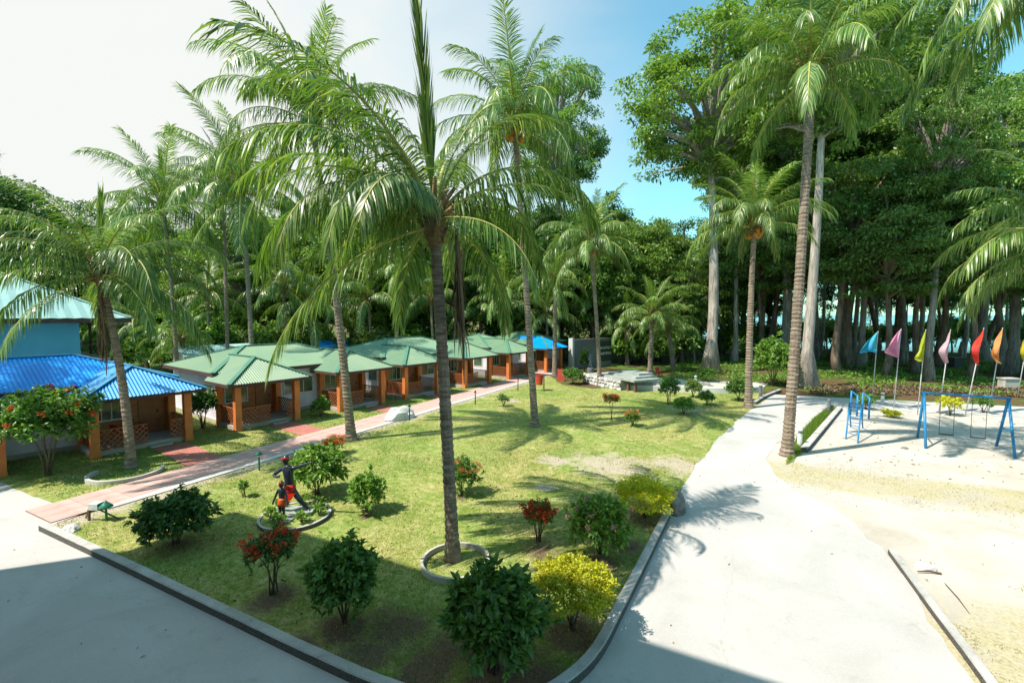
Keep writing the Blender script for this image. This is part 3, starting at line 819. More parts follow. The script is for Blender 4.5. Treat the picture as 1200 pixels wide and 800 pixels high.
def palm(label, base, crown, seed, nf=22, fs=1.0, r0=0.16, r1=0.11, group=None, dead=0, nuts=0, orange=False, spear=True, old=0.85, young=0.0, bend=0.0, extra=(), az0=None, name='coconut_palm', skip=None, sps=0.8):
    rg = random.Random(seed)
    base = Vector(base); crown = Vector(crown)
    t = thing(name, label, 'palm', base, 0, group)
    link('trunk', palm_trunk(base, crown, r0, r1, seed, bend), t)
    c = crown - base
    link('leaf_base', BOOT, t, c, rg.uniform(0, 6), fs * 1.05 * r1 / 0.13)
    if spear:
        o = link('spear_leaf', SPEAR, t, c + Vector((0, 0, 0.2)), rg.uniform(0, 6), fs * sps)
        o.rotation_euler = (rg.uniform(-0.1, 0.1), rg.uniform(-0.1, 0.1), 0)
    az = rg.uniform(0, 6.28) if az0 is None else az0
    for i in range(nf):
        if skip:
            va = (math.degrees(YAW + math.pi / 2 - az) + 360) % 360
            if skip[0] < va < skip[1]: az += 2.39996; continue
        k = young + (old - young) * (i / max(1, nf - 1)) ** 0.85 + rg.uniform(-0.06, 0.06)
        kk = min(max(int(k * (len(FROND) - 1) + 0.5), 0), len(FROND) - 1)
        me = FROND[kk][rg.randrange(2)]
        s = fs * rg.uniform(0.86, 1.12) * (0.85 if kk == 0 else 1)
        link('frond', me, t, c + Vector((0, 0, 0.28 - 0.35 * k)), az, (s, s * rg.choice((-1, 1)), s))
        az += 2.39996 + rg.uniform(-0.25, 0.25)
    for (a, kk, s) in extra:                       # a: degrees right of the view direction
        link('frond', FROND[kk][rg.randrange(2)], t, c + Vector((0, 0, 0.1)), YAW + math.pi / 2 - R(a), s)
    for i in range(dead):
        link('dead_frond', FROND_DEAD[i % 2], t, c + Vector((0, 0, -0.25)), YAW + R(-10 + 40 * i), fs)
    for i in range(nuts):
        a = rg.uniform(0, 6.28)
        rr = rg.uniform(0.2, 0.42)
        o = link('coconut', COCO[1 if orange else 0], t, c + Vector((math.cos(a) * rr, math.sin(a) * rr, -0.1 - rg.uniform(0, 0.45))), a, rg.uniform(0.9, 1.25) * fs)
        o.rotation_euler = (rg.uniform(-0.5, 0.5), rg.uniform(-0.5, 0.5), a)
    return t
def gd0(u, depth):
    p = AT(u, HOR, depth); p.z = 0
    return p
def palm_px(label, bu, bv, cu, cv, seed, depth=None, **kw):
    b = G(bu, bv) if depth is None else None
    if b is None:
        b = AT(bu, HOR, depth); b.z = 0
    d = depth_of(b)
    return palm(label, b, AT(cu, cv, d), seed, **kw)

palm_px('tall coconut palm in the ring at lawn centre, dead frond hanging on its stem', 531, 656, 509, 262, 1, nf=25, fs=1.0, r0=0.15, r1=0.13, nuts=0,
        old=0.85, young=0.2, spear=True, dead=0, az0=1.0, skip=(62, 178), sps=1.12,
        extra=((-92, 4, 1.0), (-100, 6, 0.95), (-80, 7, 0.8), (85, 5, 0.9), (70, 4, 1.0), (-75, 2, 1.0), (60, 1, 0.85), (-130, 4, 1.0), (188, 6, 0.85), (120, 8, 0.7)))
palm_px('coconut palm with a dead brown frond in front of the blue roofed cottage', 154, 549, 117, 322, 2, nf=25, fs=0.9, r0=0.16, r1=0.12, old=0.9, young=0.15, nuts=3, dead=0)
palm_px('tall grey stemmed palm between the two green verandas, behind the statues', 412, 516, 366, 148, 3, nf=28, fs=1.1, r0=0.21, r1=0.12, old=0.85)
palm_px('tallest lawn palm, slender pale stem rising right of the lawn centre', 627, 500, 603, 152, 4, nf=29, fs=1.08, r0=0.19, r1=0.13, old=0.88, nuts=8, orange=True)
palm_px('pale grey palm rising behind the first green cottage roof', 294, 420, 283, 225, 5, depth=33, nf=27, fs=1.25, r0=0.17, r1=0.13, old=0.95)
palm_px('palm behind the cottages, half hidden by the palm with the dead frond', 205, 420, 192, 245, 6, depth=36, nf=26, fs=1.25, old=0.95)
palm_px('slim palm with curved foot beside the stone platform', 703, 452, 692, 288, 7, nf=30, fs=1.05, r0=0.19, r1=0.14, bend=-0.5, nuts=6, orange=True)
palm_px('palm standing at the far end of the pink path', 650, 440, 651, 330, 8, nf=20, fs=0.9, r0=0.24, r1=0.17, old=0.95)
palm_px('bushy palm left of the large pale tree trunk, its stem in shade', 762, 437, 764, 372, 9, nf=22, fs=0.9, r0=0.25, r1=0.2, old=0.8)
palm_px('palm with flared brown foot, nearest the large pale tree trunk', 789, 434, 783, 385, 10, nf=16, fs=0.85, r0=0.28, r1=0.18, old=0.85)
palm_px('low palm behind the grey sign wall', 735, 428, 733, 385, 12, nf=20, fs=0.85, r0=0.22, r1=0.18, old=0.9)
palm_px('young palm with fronds spreading above the last green roofs', 563, 415, 563, 372, 13, depth=56, nf=20, fs=1.15, old=0.7, young=0.1)
palm_px('palm with orange nuts left of the road, bare lower stem', 877, 478, 884, 268, 14, nf=28, fs=0.95, r0=0.22, r1=0.15, nuts=14, orange=True, old=0.72, young=0.0)
palm_px('very tall leaning palm at the roadside, ringed stem beside the play kerb', 922, 534, 951, 92, 15, nf=24, fs=0.95, r0=0.21, r1=0.16, nuts=12, orange=True, old=0.75, bend=0.0,
        extra=((-92, 6, 0.85), (80, 7, 0.8), (-80, 8, 0.9)))
palm_px('small palm with thin stem behind the green cottages', 465, 420, 467, 318, 16, depth=46, nf=17, fs=0.8, r0=0.12, r1=0.1, old=0.95)
palm_px('low bushy palm behind the gap after the blue roofed cottage', 215, 420, 213, 398, 17, depth=38, nf=16, fs=0.75, r0=0.16, r1=0.14, old=0.9)
palm_px('slender palm crown right of the two storey house roof', 170, 420, 160, 375, 18, depth=44, nf=16, fs=0.9, old=0.95)
BELT = [(505, 352, 50, 'above the second green roof'), (543, 338, 60, 'just right of the ringed palm stem, far back'), (592, 350, 53, 'left of the slender lawn palm, over the roofs'), (622, 334, 62, 'right of the slender lawn palm, far back'),
        (640, 368, 54, 'over the blue veranda roof'), (706, 356, 58, 'behind the slim palm with curved foot'), (748, 348, 60, 'between stone platform and wood, far back'), (332, 338, 46, 'above the first green roof'),
        (362, 362, 48, 'low behind the first green roof'), (243, 345, 44, 'left of the pale grey palm'), (138, 296, 47, 'left of the half hidden palm, taller'), (432, 352, 50, 'over the gap between the green roofs'), (812, 362, 56, 'just left of the tall pale trunk'),
        (262, 215, 40, 'tall, close left of the pale grey palm')]
for i, (u, v, d, where) in enumerate(BELT):
    palm('palm of the belt behind the cottages, ' + where, gd0(u + 3, d), AT(u, v, d), 60 + i, nf=19, fs=0.95 + 0.1 * (i % 3), r0=0.16, r1=0.13, old=0.88, young=0.05, group='palms behind the cottages')
# palms whose stems stand beyond the right edge of the view
palm('palm leaning in from the right edge above the swing', gd0(1265, 17), AT(1262, 290, 17), 21, nf=20, fs=1.0, old=0.9, extra=((-95, 6, 1.0), (-85, 4, 1.0), (-80, 8, 0.9)))
palm('palm with fronds hanging into the top right corner', gd0(1262, 15), AT(1250, -30, 15), 22, nf=20, fs=1.0, old=0.9, extra=((-95, 7, 1.0), (-70, 6, 1.0), (-90, 5, 1.1), (-110, 8, 1.0), (-80, 8, 1.0)))
# palms left of the view: their shade lies on the nearest cottage
for i, (x, y, h) in enumerate([(-30.0, 2.2, 9.5), (-35.5, 2.6, 12.5)]):
    palm('palm beyond the left edge that shades the blue roofed cottage', Vector((x, y, 0)), Vector((x + 0.4, y + 0.3, h)), 40 + i, nf=26, fs=1.0, old=0.95, group='palms beyond the left edge')

# dead fronds and husk that hang along two of the stems
def hanging_husk(palm_label, u, v0, v1, depth, seed):
    rg = random.Random(seed)
    p0, p1 = AT(u, v0, depth), AT(u + 8, v1, depth)
    mb = MB()
    for i in range(60):
        a = p0 + Vector((rg.gauss(0, 0.05), rg.gauss(0, 0.05), rg.uniform(-1.8, 0.1)))
        ln = rg.uniform(0.7, 1.6)
        b = a + Vector((rg.gauss(0, 0.07), rg.gauss(0, 0.07), -ln * 0.5)); c = b + Vector((rg.gauss(0.02, 0.09), rg.gauss(0.02, 0.09), -ln * 0.5))
        s = Vector((rg.gauss(0, 1), rg.gauss(0, 1), 0)).normalized() * 0.02
        mb.add([a - s, a + s, b + s, b - s, c], [(0, 1, 2, 3), (3, 2, 4)], 1)
    q = p0.lerp(p1, 0.5) + Vector((0.03, 0.03, 0))
    mb.tube([p0 + Vector((0, 0, 0.4)), p0, q, p1], [0.05, 0.07, 0.05, 0.015], 6, 0)
    return mb
pm = [o for o in col.objects if o.get('label', '').startswith('tall coconut palm in the ring')][0]
hk = hanging_husk('', 536, 290, 450, depth_of(pm.location) - 0.1, 4)
o = hk.build('dead_frond', (M['rachis_dead'], M['palm_dead']), pm); o.location = -pm.location
pm = [o for o in col.objects if o.get('label', '').startswith('coconut palm with a dead brown frond')][0]
hk = hanging_husk('', 117, 345, 440, depth_of(pm.location) - 0.15, 6)
o = hk.build('dead_frond', (M['rachis_dead'], M['palm_dead']), pm); o.location = -pm.location

# ================================================================ BROADLEAF TREES
def tree_kind(seed, H, th, cr, ch, ncl, nleaf, lsize, r0, bark, leaf, flat=0.5, buttress=0.0, lean=0.0, wob=0.3, cl=(1.1, 2.0), fork=0):
    """trunk with limbs (mesh 1) and a crown of leaf clumps (mesh 2); H height, th height of the first limbs"""
    rg = random.Random(seed); g = np.random.default_rng(seed)
    mb = MB()
    n = 9
    pts, rad = [], []
    top = Vector((lean, rg.uniform(-0.5, 0.5), th + (H - th) * 0.55))
    for i in range(n + 1):
        u = i / n
        p = Vector((lean * u ** 1.3 + wob * math.sin(u * 5 + seed), top.y * u + wob * math.cos(u * 4.2 + seed * 2), top.z * u - (0.25 if i == 0 else 0)))
        if i == 0: p.x -= wob * math.sin(seed); p.y -= wob * math.cos(seed * 2)
        pts.append(p); rad.append(r0 * (1 - 0.62 * u) + r0 * (0.5 + buttress) * math.exp(-u * top.z / 0.9))
    mb.tube(pts, rad, 11, 0, True, 0.06, rg)
    if buttress:
        for k in range(5):
            a = k * 1.256 + rg.uniform(-0.3, 0.3); d = Vector((math.cos(a), math.sin(a), 0))
            p = pts[0] + Vector((0, 0, 0.25))
            mb.tube([p + d * r0 * (1.2 + 1.3 * buttress) - Vector((0, 0, 0.2)), p + d * r0 * 1.1 + Vector((0, 0, 0.9)), p + d * r0 * 0.55 + Vector((0, 0, 2.6))], [0.16, 0.22, 0.1], 6)
    def on_trunk(z):
        for i in range(n):
            if pts[i].z <= z <= pts[i + 1].z:
                return pts[i].lerp(pts[i + 1], (z - pts[i].z) / (pts[i + 1].z - pts[i].z))
        return pts[-1].copy()
    cz = H - ch / 2
    cen, sizes = [], []
    while len(cen) < ncl:
        v = Vector((rg.gauss(0, 1), rg.gauss(0, 1), rg.gauss(0, 1))).normalized() * rg.uniform(0.45, 1.0) ** 0.6
        k = 1.0 + 0.3 * noise.noise((v.x * 1.7 + seed, v.y * 1.7, v.z * 1.7))
        c = Vector((top.x + v.x * cr * k, top.y + v.y * cr * k, cz + v.z * ch / 2 * k))
        if c.z < 0.8: continue
        cen.append(c); sizes.append(rg.uniform(*cl))
    for i, c in enumerate(cen):
        if i % 3: continue
        z = min(max(th + rg.uniform(-0.4, 0.4) + (c.z - th) * 0.35, 0.5), top.z * 0.98)
        s = on_trunk(z)
        m = s.lerp(c, 0.5) + Vector((rg.gauss(0, 0.3), rg.gauss(0, 0.3), (c - s).length * 0.10))
        r = 0.045 * (c - s).length * rg.uniform(0.5, 0.9) * min(1.6, r0 / 0.3 + 0.3)
        mb.tube([s, s.lerp(m, 0.5) + Vector((0, 0, 0.05)), m, c], [r, r * 0.75, r * 0.5, r * 0.18], 5, 0, False)
    trunk = mb.mesh('trunk', M[bark], True)
    cen = np.array([tuple(c) for c in cen]); sizes = np.array(sizes)
    idx = np.repeat(np.arange(ncl), nleaf); N_ = len(idx)
    d = unit(g.normal(size=(N_, 3))) * (g.random(N_) ** 0.45)[:, None]
    off = d * sizes[idx][:, None] * np.array([1.0, 1.0, flat])
    off[:, 2] -= 0.10 * (off[:, 0] ** 2 + off[:, 1] ** 2) / sizes[idx]
    P = cen[idx] + off
    D = unit(off * np.array([1, 1, 0.6]) + g.normal(size=(N_, 3)) * 0.55 * sizes[idx][:, None] + np.array([0, 0, -0.25]))
    ref = g.normal(size=(N_, 3)) * 0.55 + np.array([0, 0, 1.0])
    S = unit(np.cross(D, ref))
    L = (lsize * g.uniform(0.6, 1.3, N_))[:, None]; W = L * 0.46
    V = np.stack([P, P + D * L * 0.45 + S * W / 2, P + D * L - np.array([0, 0, 0.12]) * L, P + D * L * 0.45 - S * W / 2], 1).reshape(-1, 3)
    F = np.arange(N_ * 4).reshape(-1, 4)
    crown = np_mesh('crown', V, F, M[leaf])
    return trunk, crown
TALL = [tree_kind(500 + i, 36, 20, 7.5, 17, 160, 210, 0.42, r_, b, l, 0.42, bt, ln, 0.25, (1.0, 2.0))
        for i, (b, l, bt, ln, r_) in enumerate([('bark_pale', 'leaf_tree', 0.4, 0.5, 0.56), ('bark_grey', 'leaf_tree2', 0.2, -0.6, 0.6), ('bark_pale', 'leaf_tree', 0.9, 0.7, 0.6), ('bark_brown', 'leaf_tree', 0.7, 1.0, 0.6), ('bark_pale', 'leaf_tree2', 0.1, 1.5, 0.3), ('bark_grey', 'leaf_tree', 0.1, -1.2, 0.34)])]
BUSHY = [tree_kind(600 + i, 20, 4, 5.6, 17, 165, 200, 0.40, 0.30, b, l, 0.6, 0, 0.3, 0.25, (0.8, 1.7))
         for i, (b, l) in enumerate([('bark_grey', 'leaf_tree'), ('bark_brown', 'leaf_tree2'), ('bark_grey', 'leaf_tree3'), ('bark_brown', 'leaf_tree')])]
MID = [tree_kind(700 + i, 16, 6.5, 4.8, 9.5, 120, 190, 0.30, 0.26, b, l, 0.38, 0, 0.6, 0.35, (0.75, 1.5))
       for i, (b, l) in enumerate([('bark_brown', 'leaf_tree2'), ('bark_grey', 'leaf_tree'), ('bark_brown', 'leaf_tree')])]
SLIM = [tree_kind(800 + i, 18, 10, 3.0, 9, 46, 110, 0.36, 0.17, b, l, 0.5, 0, ln, 0.3, (0.8, 1.5))
        for i, (b, l, ln) in enumerate([('bark_grey', 'leaf_tree3', 0.6), ('bark_brown', 'leaf_tree', -0.8), ('bark_pale', 'leaf_tree3', 0.3)])]
def tree(kind, label, loc, s=1.0, rz=0.0, group=None, sz=None, name='forest_tree'):
    t = thing(name, label, 'tree', (loc[0], loc[1], ground_z(loc[0], loc[1])), rz, group)
    sc = (s, s, sz or s)
    link('trunk', kind[0], t, None, None, sc)
    tag(link('crown', kind[1], t, None, None, sc), kind='stuff')
    return t
rg = random.Random(77)
def gd(u, depth):
    p = AT(u, HOR, depth); p.z = 0
    return p
def near_l(u):
    for lim, t in ((60, 'behind the two storey house'), (140, 'behind the blue roofed cottage'), (225, 'behind the gap beside the blue roofed cottage'), (300, 'behind the first green roof'),
                   (370, 'behind the first green roof, right half'), (440, 'above the gap between the green roofs'), (510, 'behind the second green roof'), (570, 'behind the ringed palm stem'),
                   (640, 'behind the last cottages'), (700, 'behind the grey sign wall'), (760, 'behind the stone platform'), (820, 'left of the tall pale trunk')):
        if u < lim: return t
    return 'behind the tall pale trunk'
def near_r(u):
    for lim, t in ((885, 'behind the orange nut palm'), (915, 'left of the leaning roadside palm'), (960, 'behind the pale buttressed trunk'), (1000, 'left of the blue flag'), (1035, 'behind the blue flag'),
                   (1062, 'behind the pink flag'), (1090, 'behind the lime flag'), (1120, 'behind the pale pink flag'), (1150, 'behind the red flag'), (1180, 'behind the orange flag'), (1240, 'behind the rightmost flag')):
        if u < lim: return t
    return 'at the right edge'
# trees of the grove whose trunks stand out
tree(TALL[0], 'tall pale trunked tree whose crown spreads highest left of the roadside palms', gd(834, 47), 1.0, 2.4, sz=1.0)
tree(TALL[1], 'massive grey trunk behind the leaning roadside palm', gd(922, 56), 0.95, 1.0, sz=1.05)
tree(TALL[2], 'pale buttressed trunk just right of the leaning roadside palm', gd(949, 37.5), 0.72, YAW, sz=0.98)
tree(TALL[3], 'dark buttressed tree behind the blue flag, root flare in shade', gd(984, 58), 1.1, -0.8)
tree(TALL[3], 'brown leaning tree behind the pink flag', gd(1050, 62), 0.8, -0.5)
tree(TALL[1], 'leaning brown trunk between the yellow flag and the pale pink flag', gd(1094, 41), 0.5, -0.9, sz=0.72)
tree(TALL[1], 'large forked tree at the right edge behind the orange flag', gd(1186, 46), 0.75, 2.0, sz=0.8)
tree(TALL[0], 'slender pale tree right behind the tall pale trunk', gd(862, 57), 0.55, 4.0, sz=0.85)
tree(TALL[2], 'leaning grey trunk left of the blue flag, broken top', gd(1003, 60), 0.5, 0.3, sz=0.8)
for (u, d, k, s) in [(985, 46, 0, 1.3), (1040, 44, 0, 1.25), (1105, 50, 0, 1.5), (1172, 48, 1, 1.4), (1232, 42, 0, 1.4), (890, 58, 0, 1.3), (1075, 47, 0, 1.35), (1140, 43, 0, 1.3), (1165, 57, 2, 1.2), (1025, 60, 2, 1.45), (1205, 44, 0, 1.45), (1000, 52, 0, 1.5), (905, 60, 2, 1.5), (1100, 68, 0, 1.1), (1060, 75, 1, 1.1), (1250, 44, 0, 1.1), (1290, 40, 2, 1.1), (1150, 74, 1, 1.2)]:
    tree(MID[k], 'spreading leafy tree of the grove ' + near_r(u) + (', near' if d < 50 else ', farther back'), gd(u, d), s * rg.uniform(0.9, 1.1), rg.uniform(0, 6), 'mid height trees of the grove')
for (u, d, k, s) in [(1130, 64, 4, 0.85), (1210, 66, 5, 0.9), (1030, 84, 5, 0.95), (1260, 58, 4, 0.85), (900, 82, 5, 0.95), (962, 74, 4, 0.9), (1085, 82, 4, 0.9), (1180, 88, 5, 0.9), (1330, 48, 1, 0.9), (1330, 70, 3, 0.9), (892, 62, 4, 1.1), (958, 60, 5, 1.15), (1012, 54, 4, 1.1), (1060, 57, 5, 1.1), (870, 70, 5, 1.15), (1155, 56, 1, 0.95), (1085, 62, 4, 0.9), (1235, 54, 0, 0.95)]:
    tree(TALL[k], 'tall dark tree deep in the grove ' + near_r(u), gd(u, d), s, rg.uniform(0, 6), 'tall trees deep in the grove')
for (u, d) in [(872, 66), (888, 80), (897, 90), (906, 78), (913, 88), (936, 84), (955, 90), (972, 86), (1013, 80), (1021, 92), (1041, 88), (1066, 92), (1077, 84), (1090, 90), (1118, 86), (1132, 92), (1144, 80), (1158, 90), (1172, 84), (1196, 90), (880, 94), (1030, 94), (1108, 94)]:
    tree(SLIM[rg.randrange(3)], 'thin dark trunk by the shore ' + near_r(u) + (', at the water' if d > 88 else ''), gd(u, d), rg.uniform(0.85, 1.15), rg.uniform(0, 6), 'thin trees along the shore')
# forest wall behind the cottages and the lawn's end
k = 0
for row, (dep, step) in enumerate([(58, 46), (68, 44), (80, 50)]):
    u = -80 + row * 17
    while u < 850:
        uu = u + rg.uniform(-10, 10)
        d = dep + rg.uniform(-4, 4) + (6 if uu < 250 else 0)
        if uu > 760: d += 8
        s = rg.uniform(0.86, 1.1) * (1.0 + 0.05 * row)
        kd = rg.randrange(4)
        tree(BUSHY[kd], ('dense green', 'pale green', 'dark green', 'brown stemmed')[kd] + (' front row', ' second row', ' rear row')[row] + ' forest tree ' + near_l(uu), gd(uu, d), s, rg.uniform(0, 6), 'forest behind the cottages')
        u += step
tree(BUSHY[2], 'dark tree at the far left behind the two storey house', gd(-12, 44), 1.05, 1.0)
tree(TALL[1], 'tall dark tree showing between the highest palm crowns', gd(655, 66), 0.82, 2.2, sz=1.12)
# smaller trees that close the view under the grove's crowns
for (u, d, k, s) in [(815, 64, 1, 0.9), (850, 76, 0, 1.0), (905, 66, 1, 0.85), (800, 56, 2, 0.75), (770, 60, 0, 0.75), (735, 58, 1, 0.7)]:
    tree(MID[k], 'leafy young tree ' + near_l(u) + (', close' if d < 60 else ', farther off'), gd(u, d), s, rg.uniform(0, 6), 'young trees at the grove edge')

# ================================================================ SHRUBS
def shrub_mesh(seed, w, h, stem, leaf, lsize, n, mat, shell=0.55, upright=0.5, nstem=6, narrow=0.42):
    rg = random.Random(seed); g = np.random.default_rng(seed)
    zc = stem + (h - stem) / 2
    rx, rz = w / 2, (h - stem) / 2
    mb = MB()
    for i in range(nstem):
        a = i * 2.4 + rg.uniform(-0.4, 0.4); r = rx * rg.uniform(0.2, 0.7)
        e = Vector((math.cos(a) * r, math.sin(a) * r, zc + rg.uniform(-0.3, 0.5) * rz))
        m = Vector((e.x * 0.35, e.y * 0.35, e.z * 0.5)) + Vector((rg.gauss(0, 0.03), rg.gauss(0, 0.03), 0))
        q = 0.009 + 0.009 * h
        mb.tube([(rg.gauss(0, 0.04), rg.gauss(0, 0.04), -0.08), m, e], [q, q * 0.7, q * 0.3], 6, 0, True)
        for j in range(3):
            b = m.lerp(e, rg.uniform(0.1, 0.8)); a2 = a + rg.uniform(-1.4, 1.4)
            f = b + Vector((math.cos(a2) * rx * 0.45, math.sin(a2) * rx * 0.45, rz * rg.uniform(0.1, 0.7)))
            mb.tube([b, b.lerp(f, 0.5) + Vector((0, 0, 0.04)), f], [q * 0.45, q * 0.3, q * 0.12], 5, 0, False)
    stems = mb.mesh('stem', M['twig'], True)
    per = 9 if narrow < 0.5 else 1                    # broad leaves sit in whorls at the twig ends
    nt_ = max(8, int(n * (1.75 if per > 1 else 1)) // per)
    d = unit(g.normal(size=(nt_, 3)))
    d[:, 2] = np.where(d[:, 2] < -0.5, -d[:, 2] * 0.6, d[:, 2])
    k = np.array([1 + 0.5 * noise.noise((x * 2.1 + seed, y * 2.1, z * 2.1)) + 0.25 * noise.noise((x * 5 + seed, y * 5, z * 5)) for x, y, z in d])
    r = (shell + (1 - shell) * g.random(nt_) ** 0.6) * k
    C = d * r[:, None] * np.array([rx, rx, rz]) + np.array([0, 0, zc])
    idx = np.repeat(np.arange(nt_), per); m_ = len(idx)
    ax = unit(d + g.normal(size=(nt_, 3)) * 0.3 + np.array([0, 0, upright]))[idx]
    L = lsize * g.uniform(0.45, 1.35, m_)
    D = unit(ax * (0.55 if per > 1 else 1.0) + g.normal(size=(m_, 3)) * 0.6)
    P = C[idx] - ax * (g.random(m_) * lsize * (0.8 if per > 1 else 0.1))[:, None]
    P[:, 2] = np.maximum(P[:, 2], 0.05)
    V, F = (leaf_full if per > 1 and lsize < 0.3 else leaf_quads)(P, D, L, L * narrow, g)
    return stems, np_mesh(leaf, V, F, M[mat]), (rx, rz, zc, g)
def flowers_mesh(seed, rx, rz, zc, ncl, nper, size, spread, mat, top=0.0):
    g = np.random.default_rng(seed + 50)
    d = unit(g.normal(size=(ncl, 3))); d[:, 2] = np.abs(d[:, 2]) * (1 - top) + top * np.abs(g.random(ncl)); d = unit(d)
    k = np.array([1.02 + 0.42 * noise.noise((x * 2.1 + seed, y * 2.1, z * 2.1)) for x, y, z in d])
    C = d * k[:, None] * np.array([rx, rx, rz]) + np.array([0, 0, zc])
    idx = np.repeat(np.arange(ncl), nper); n = len(idx)
    P = C[idx] + unit(g.normal(size=(n, 3))) * spread * (g.random(n) ** 0.5)[:, None]
    D = unit(d[idx] + g.normal(size=(n, 3)) * 0.7)
    V, F = leaf_quads(P, D, size * g.uniform(0.7, 1.2, n), size * 0.7, g, 0.1, 0.1)
    return np_mesh('flowers', V, F, M[mat])
def shrub(label, u, v, w, h, seed, mat='leaf_mid', stem=0.25, lsize=0.1, n=2200, flower=None, pos=None, upright=0.5, shell=0.5, narrow=0.42, name='shrub', cat='shrub', z=0.03, group=None, nstem=6):
    p = pos or G(u, v)
    t = thing(name, label, cat, (p[0], p[1], z), random.Random(seed).uniform(0, 6), group)
    st, fo, (rx, rz, zc, g) = shrub_mesh(seed, w * (0.85 if narrow < 0.5 else 0.93), h * 0.93, stem, 'foliage', lsize, n, mat, shell, upright, nstem, narrow)
    link('stem', st, t); tag(link('foliage', fo, t), kind='stuff')
    if flower:
        fm, ncl, nper, size, spread, top = flower
        tag(link('flowers', flowers_mesh(seed, rx, rz, zc, ncl, nper, size, spread, fm, top), t), kind='stuff')
    return t
shrub('rounded dark green shrub near the pink path, left of the statues', 207, 638, 2.0, 1.45, 1, 'leaf_dark', 0.12, 0.15, 3400, z=0.03)
shrub('red flowered shrub on thin stems in the shade, front of the lawn', 320, 697, 1.15, 1.45, 2, 'leaf_dark', 0.7, 0.09, 1500, ('flower_red', 42, 26, 0.045, 0.09, 0.35))
shrub('dark green shrub in the shade between the red flowers and the largest bush', 402, 732, 1.45, 1.7, 3, 'leaf_mid', 0.18, 0.14, 3400)
shrub('largest dark green bush at the front edge of the lawn', 580, 788, 1.85, 1.75, 4, 'leaf_mid', 0.45, 0.17, 3600, upright=0.7)
shrub('bright yellow clipped shrub on bare stems near the front right kerb', 672, 738, 1.55, 1.35, 5, 'leaf_yellow', 0.5, 0.058, 13000, shell=0.74, narrow=0.55)
shrub('small shrub covered in red flowers, right of the ringed palm', 632, 636, 0.95, 1.15, 6, 'leaf_dark', 0.4, 0.08, 1300, ('flower_red', 60, 26, 0.045, 0.085, 0.2))
shrub('green shrub with pink blossoms beside the yellow shrub at the kerb end', 703, 650, 1.6, 1.55, 7, 'leaf_light', 0.12, 0.12, 3600, ('flower_pink', 16, 22, 0.05, 0.07, 0.2))
shrub('bright yellow shrub at the far end of the kerb, by the grey rock', 755, 607, 1.6, 1.2, 8, 'leaf_yellow', 0.15, 0.06, 12000, shell=0.72, narrow=0.5, upright=0.8)
shrub('round light green shrub right of the statues', 430, 601, 1.25, 1.3, 9, 'leaf_light', 0.08, 0.1, 3000)
shrub('lime green bush behind the archer statue', 372, 580, 1.9, 1.75, 10, 'leaf_light', 0.15, 0.17, 2800, upright=0.1, narrow=0.36)
shrub('orange flowered shrub beside the grey palm stem near the path', 392, 533, 1.0, 0.85, 11, 'leaf_mid', 0.2, 0.09, 900, ('flower_orange', 45, 24, 0.05, 0.1, 0.4))
shrub('shrub with orange blossoms behind the ringed palm stem', 541, 580, 1.35, 1.3, 12, 'leaf_mid', 0.1, 0.09, 2600, ('flower_orange', 30, 24, 0.045, 0.09, 0.3))
shrub('small standard shrub with orange red head on one thin stem', 716, 494, 1.0, 1.6, 13, 'leaf_dark', 1.0, 0.09, 900, ('flower_orange', 40, 24, 0.06, 0.1, 0.1), nstem=2)
shrub('low shrub with orange tips right of the thin stemmed shrub', 741, 500, 0.95, 0.9, 14, 'leaf_mid', 0.2, 0.09, 1100, ('flower_orange', 18, 20, 0.05, 0.1, 0.2))
shrub('dark layered shrub, tallest of the cluster at the lawn end', 783, 474, 1.6, 2.0, 15, 'leaf_dark', 0.4, 0.13, 1800)
shrub('yellow green shrub, nearest of the cluster at the lawn end', 801, 486, 1.5, 1.1, 16, 'leaf_light', 0.15, 0.11, 1900)
shrub('pale variegated shrub in the middle of the cluster at the lawn end', 812, 466, 1.4, 1.4, 17, 'leaf_light', 0.2, 0.11, 1700, ('flower_pink', 10, 10, 0.06, 0.1, 0.2))
shrub('round green shrub at the right of the cluster at the lawn end', 828, 475, 1.2, 1.05, 18, 'leaf_mid', 0.15, 0.11, 1600)
shrub('bush beside the stone platform, left of the grey sign wall foot', 672, 450, 2.1, 1.5, 19, 'leaf_mid', 0.15, 0.15, 2400)
shrub('tall clipped creeper against the grey sign wall', 685, 435, 1.15, 2.5, 20, 'leaf_mid', 0.2, 0.16, 2400)
shrub('orange flowered hibiscus tree at the left in front of the blue roofed cottage', 57, 557, 3.5, 3.5, 21, 'leaf_mid', 0.9, 0.19, 5200, ('flower_orange', 16, 14, 0.13, 0.1, 0.1), shell=0.35, name='hibiscus_tree', cat='tree')
shrub('tiny sapling on the lawn left of the archer statue', 286, 583, 0.45, 0.6, 22, 'leaf_light', 0.15, 0.11, 160)
shrub('sparse grey green plant on the lawn beside the path', 590, 476, 1.2, 0.95, 23, 'leaf_dark', 0.15, 0.12, 260, shell=0.2)
shrub('potted looking green shrub beside the blue roofed cottage wall', 238, 502, 1.5, 2.3, 24, 'leaf_dark', 0.6, 0.2, 1000)
shrub('small leafy plant under the window of the first green cottage', 376, 488, 1.2, 1.2, 25, 'leaf_light', 0.1, 0.2, 500)
shrub('green bush at the foot of the orange nut palm', 866, 470, 2.0, 1.7, 26, 'leaf_mid', 0.2, 0.16, 2000)
shrub('tall leafy shrub left of the pale buttressed trunk', 906, 452, 4.2, 4.4, 27, 'leaf_light', 0.5, 0.26, 3200)
shrub('small yellow green bush at the foot of the tall pale trunk', 829, 447, 1.9, 1.3, 28, 'leaf_light', 0.1, 0.17, 1200)
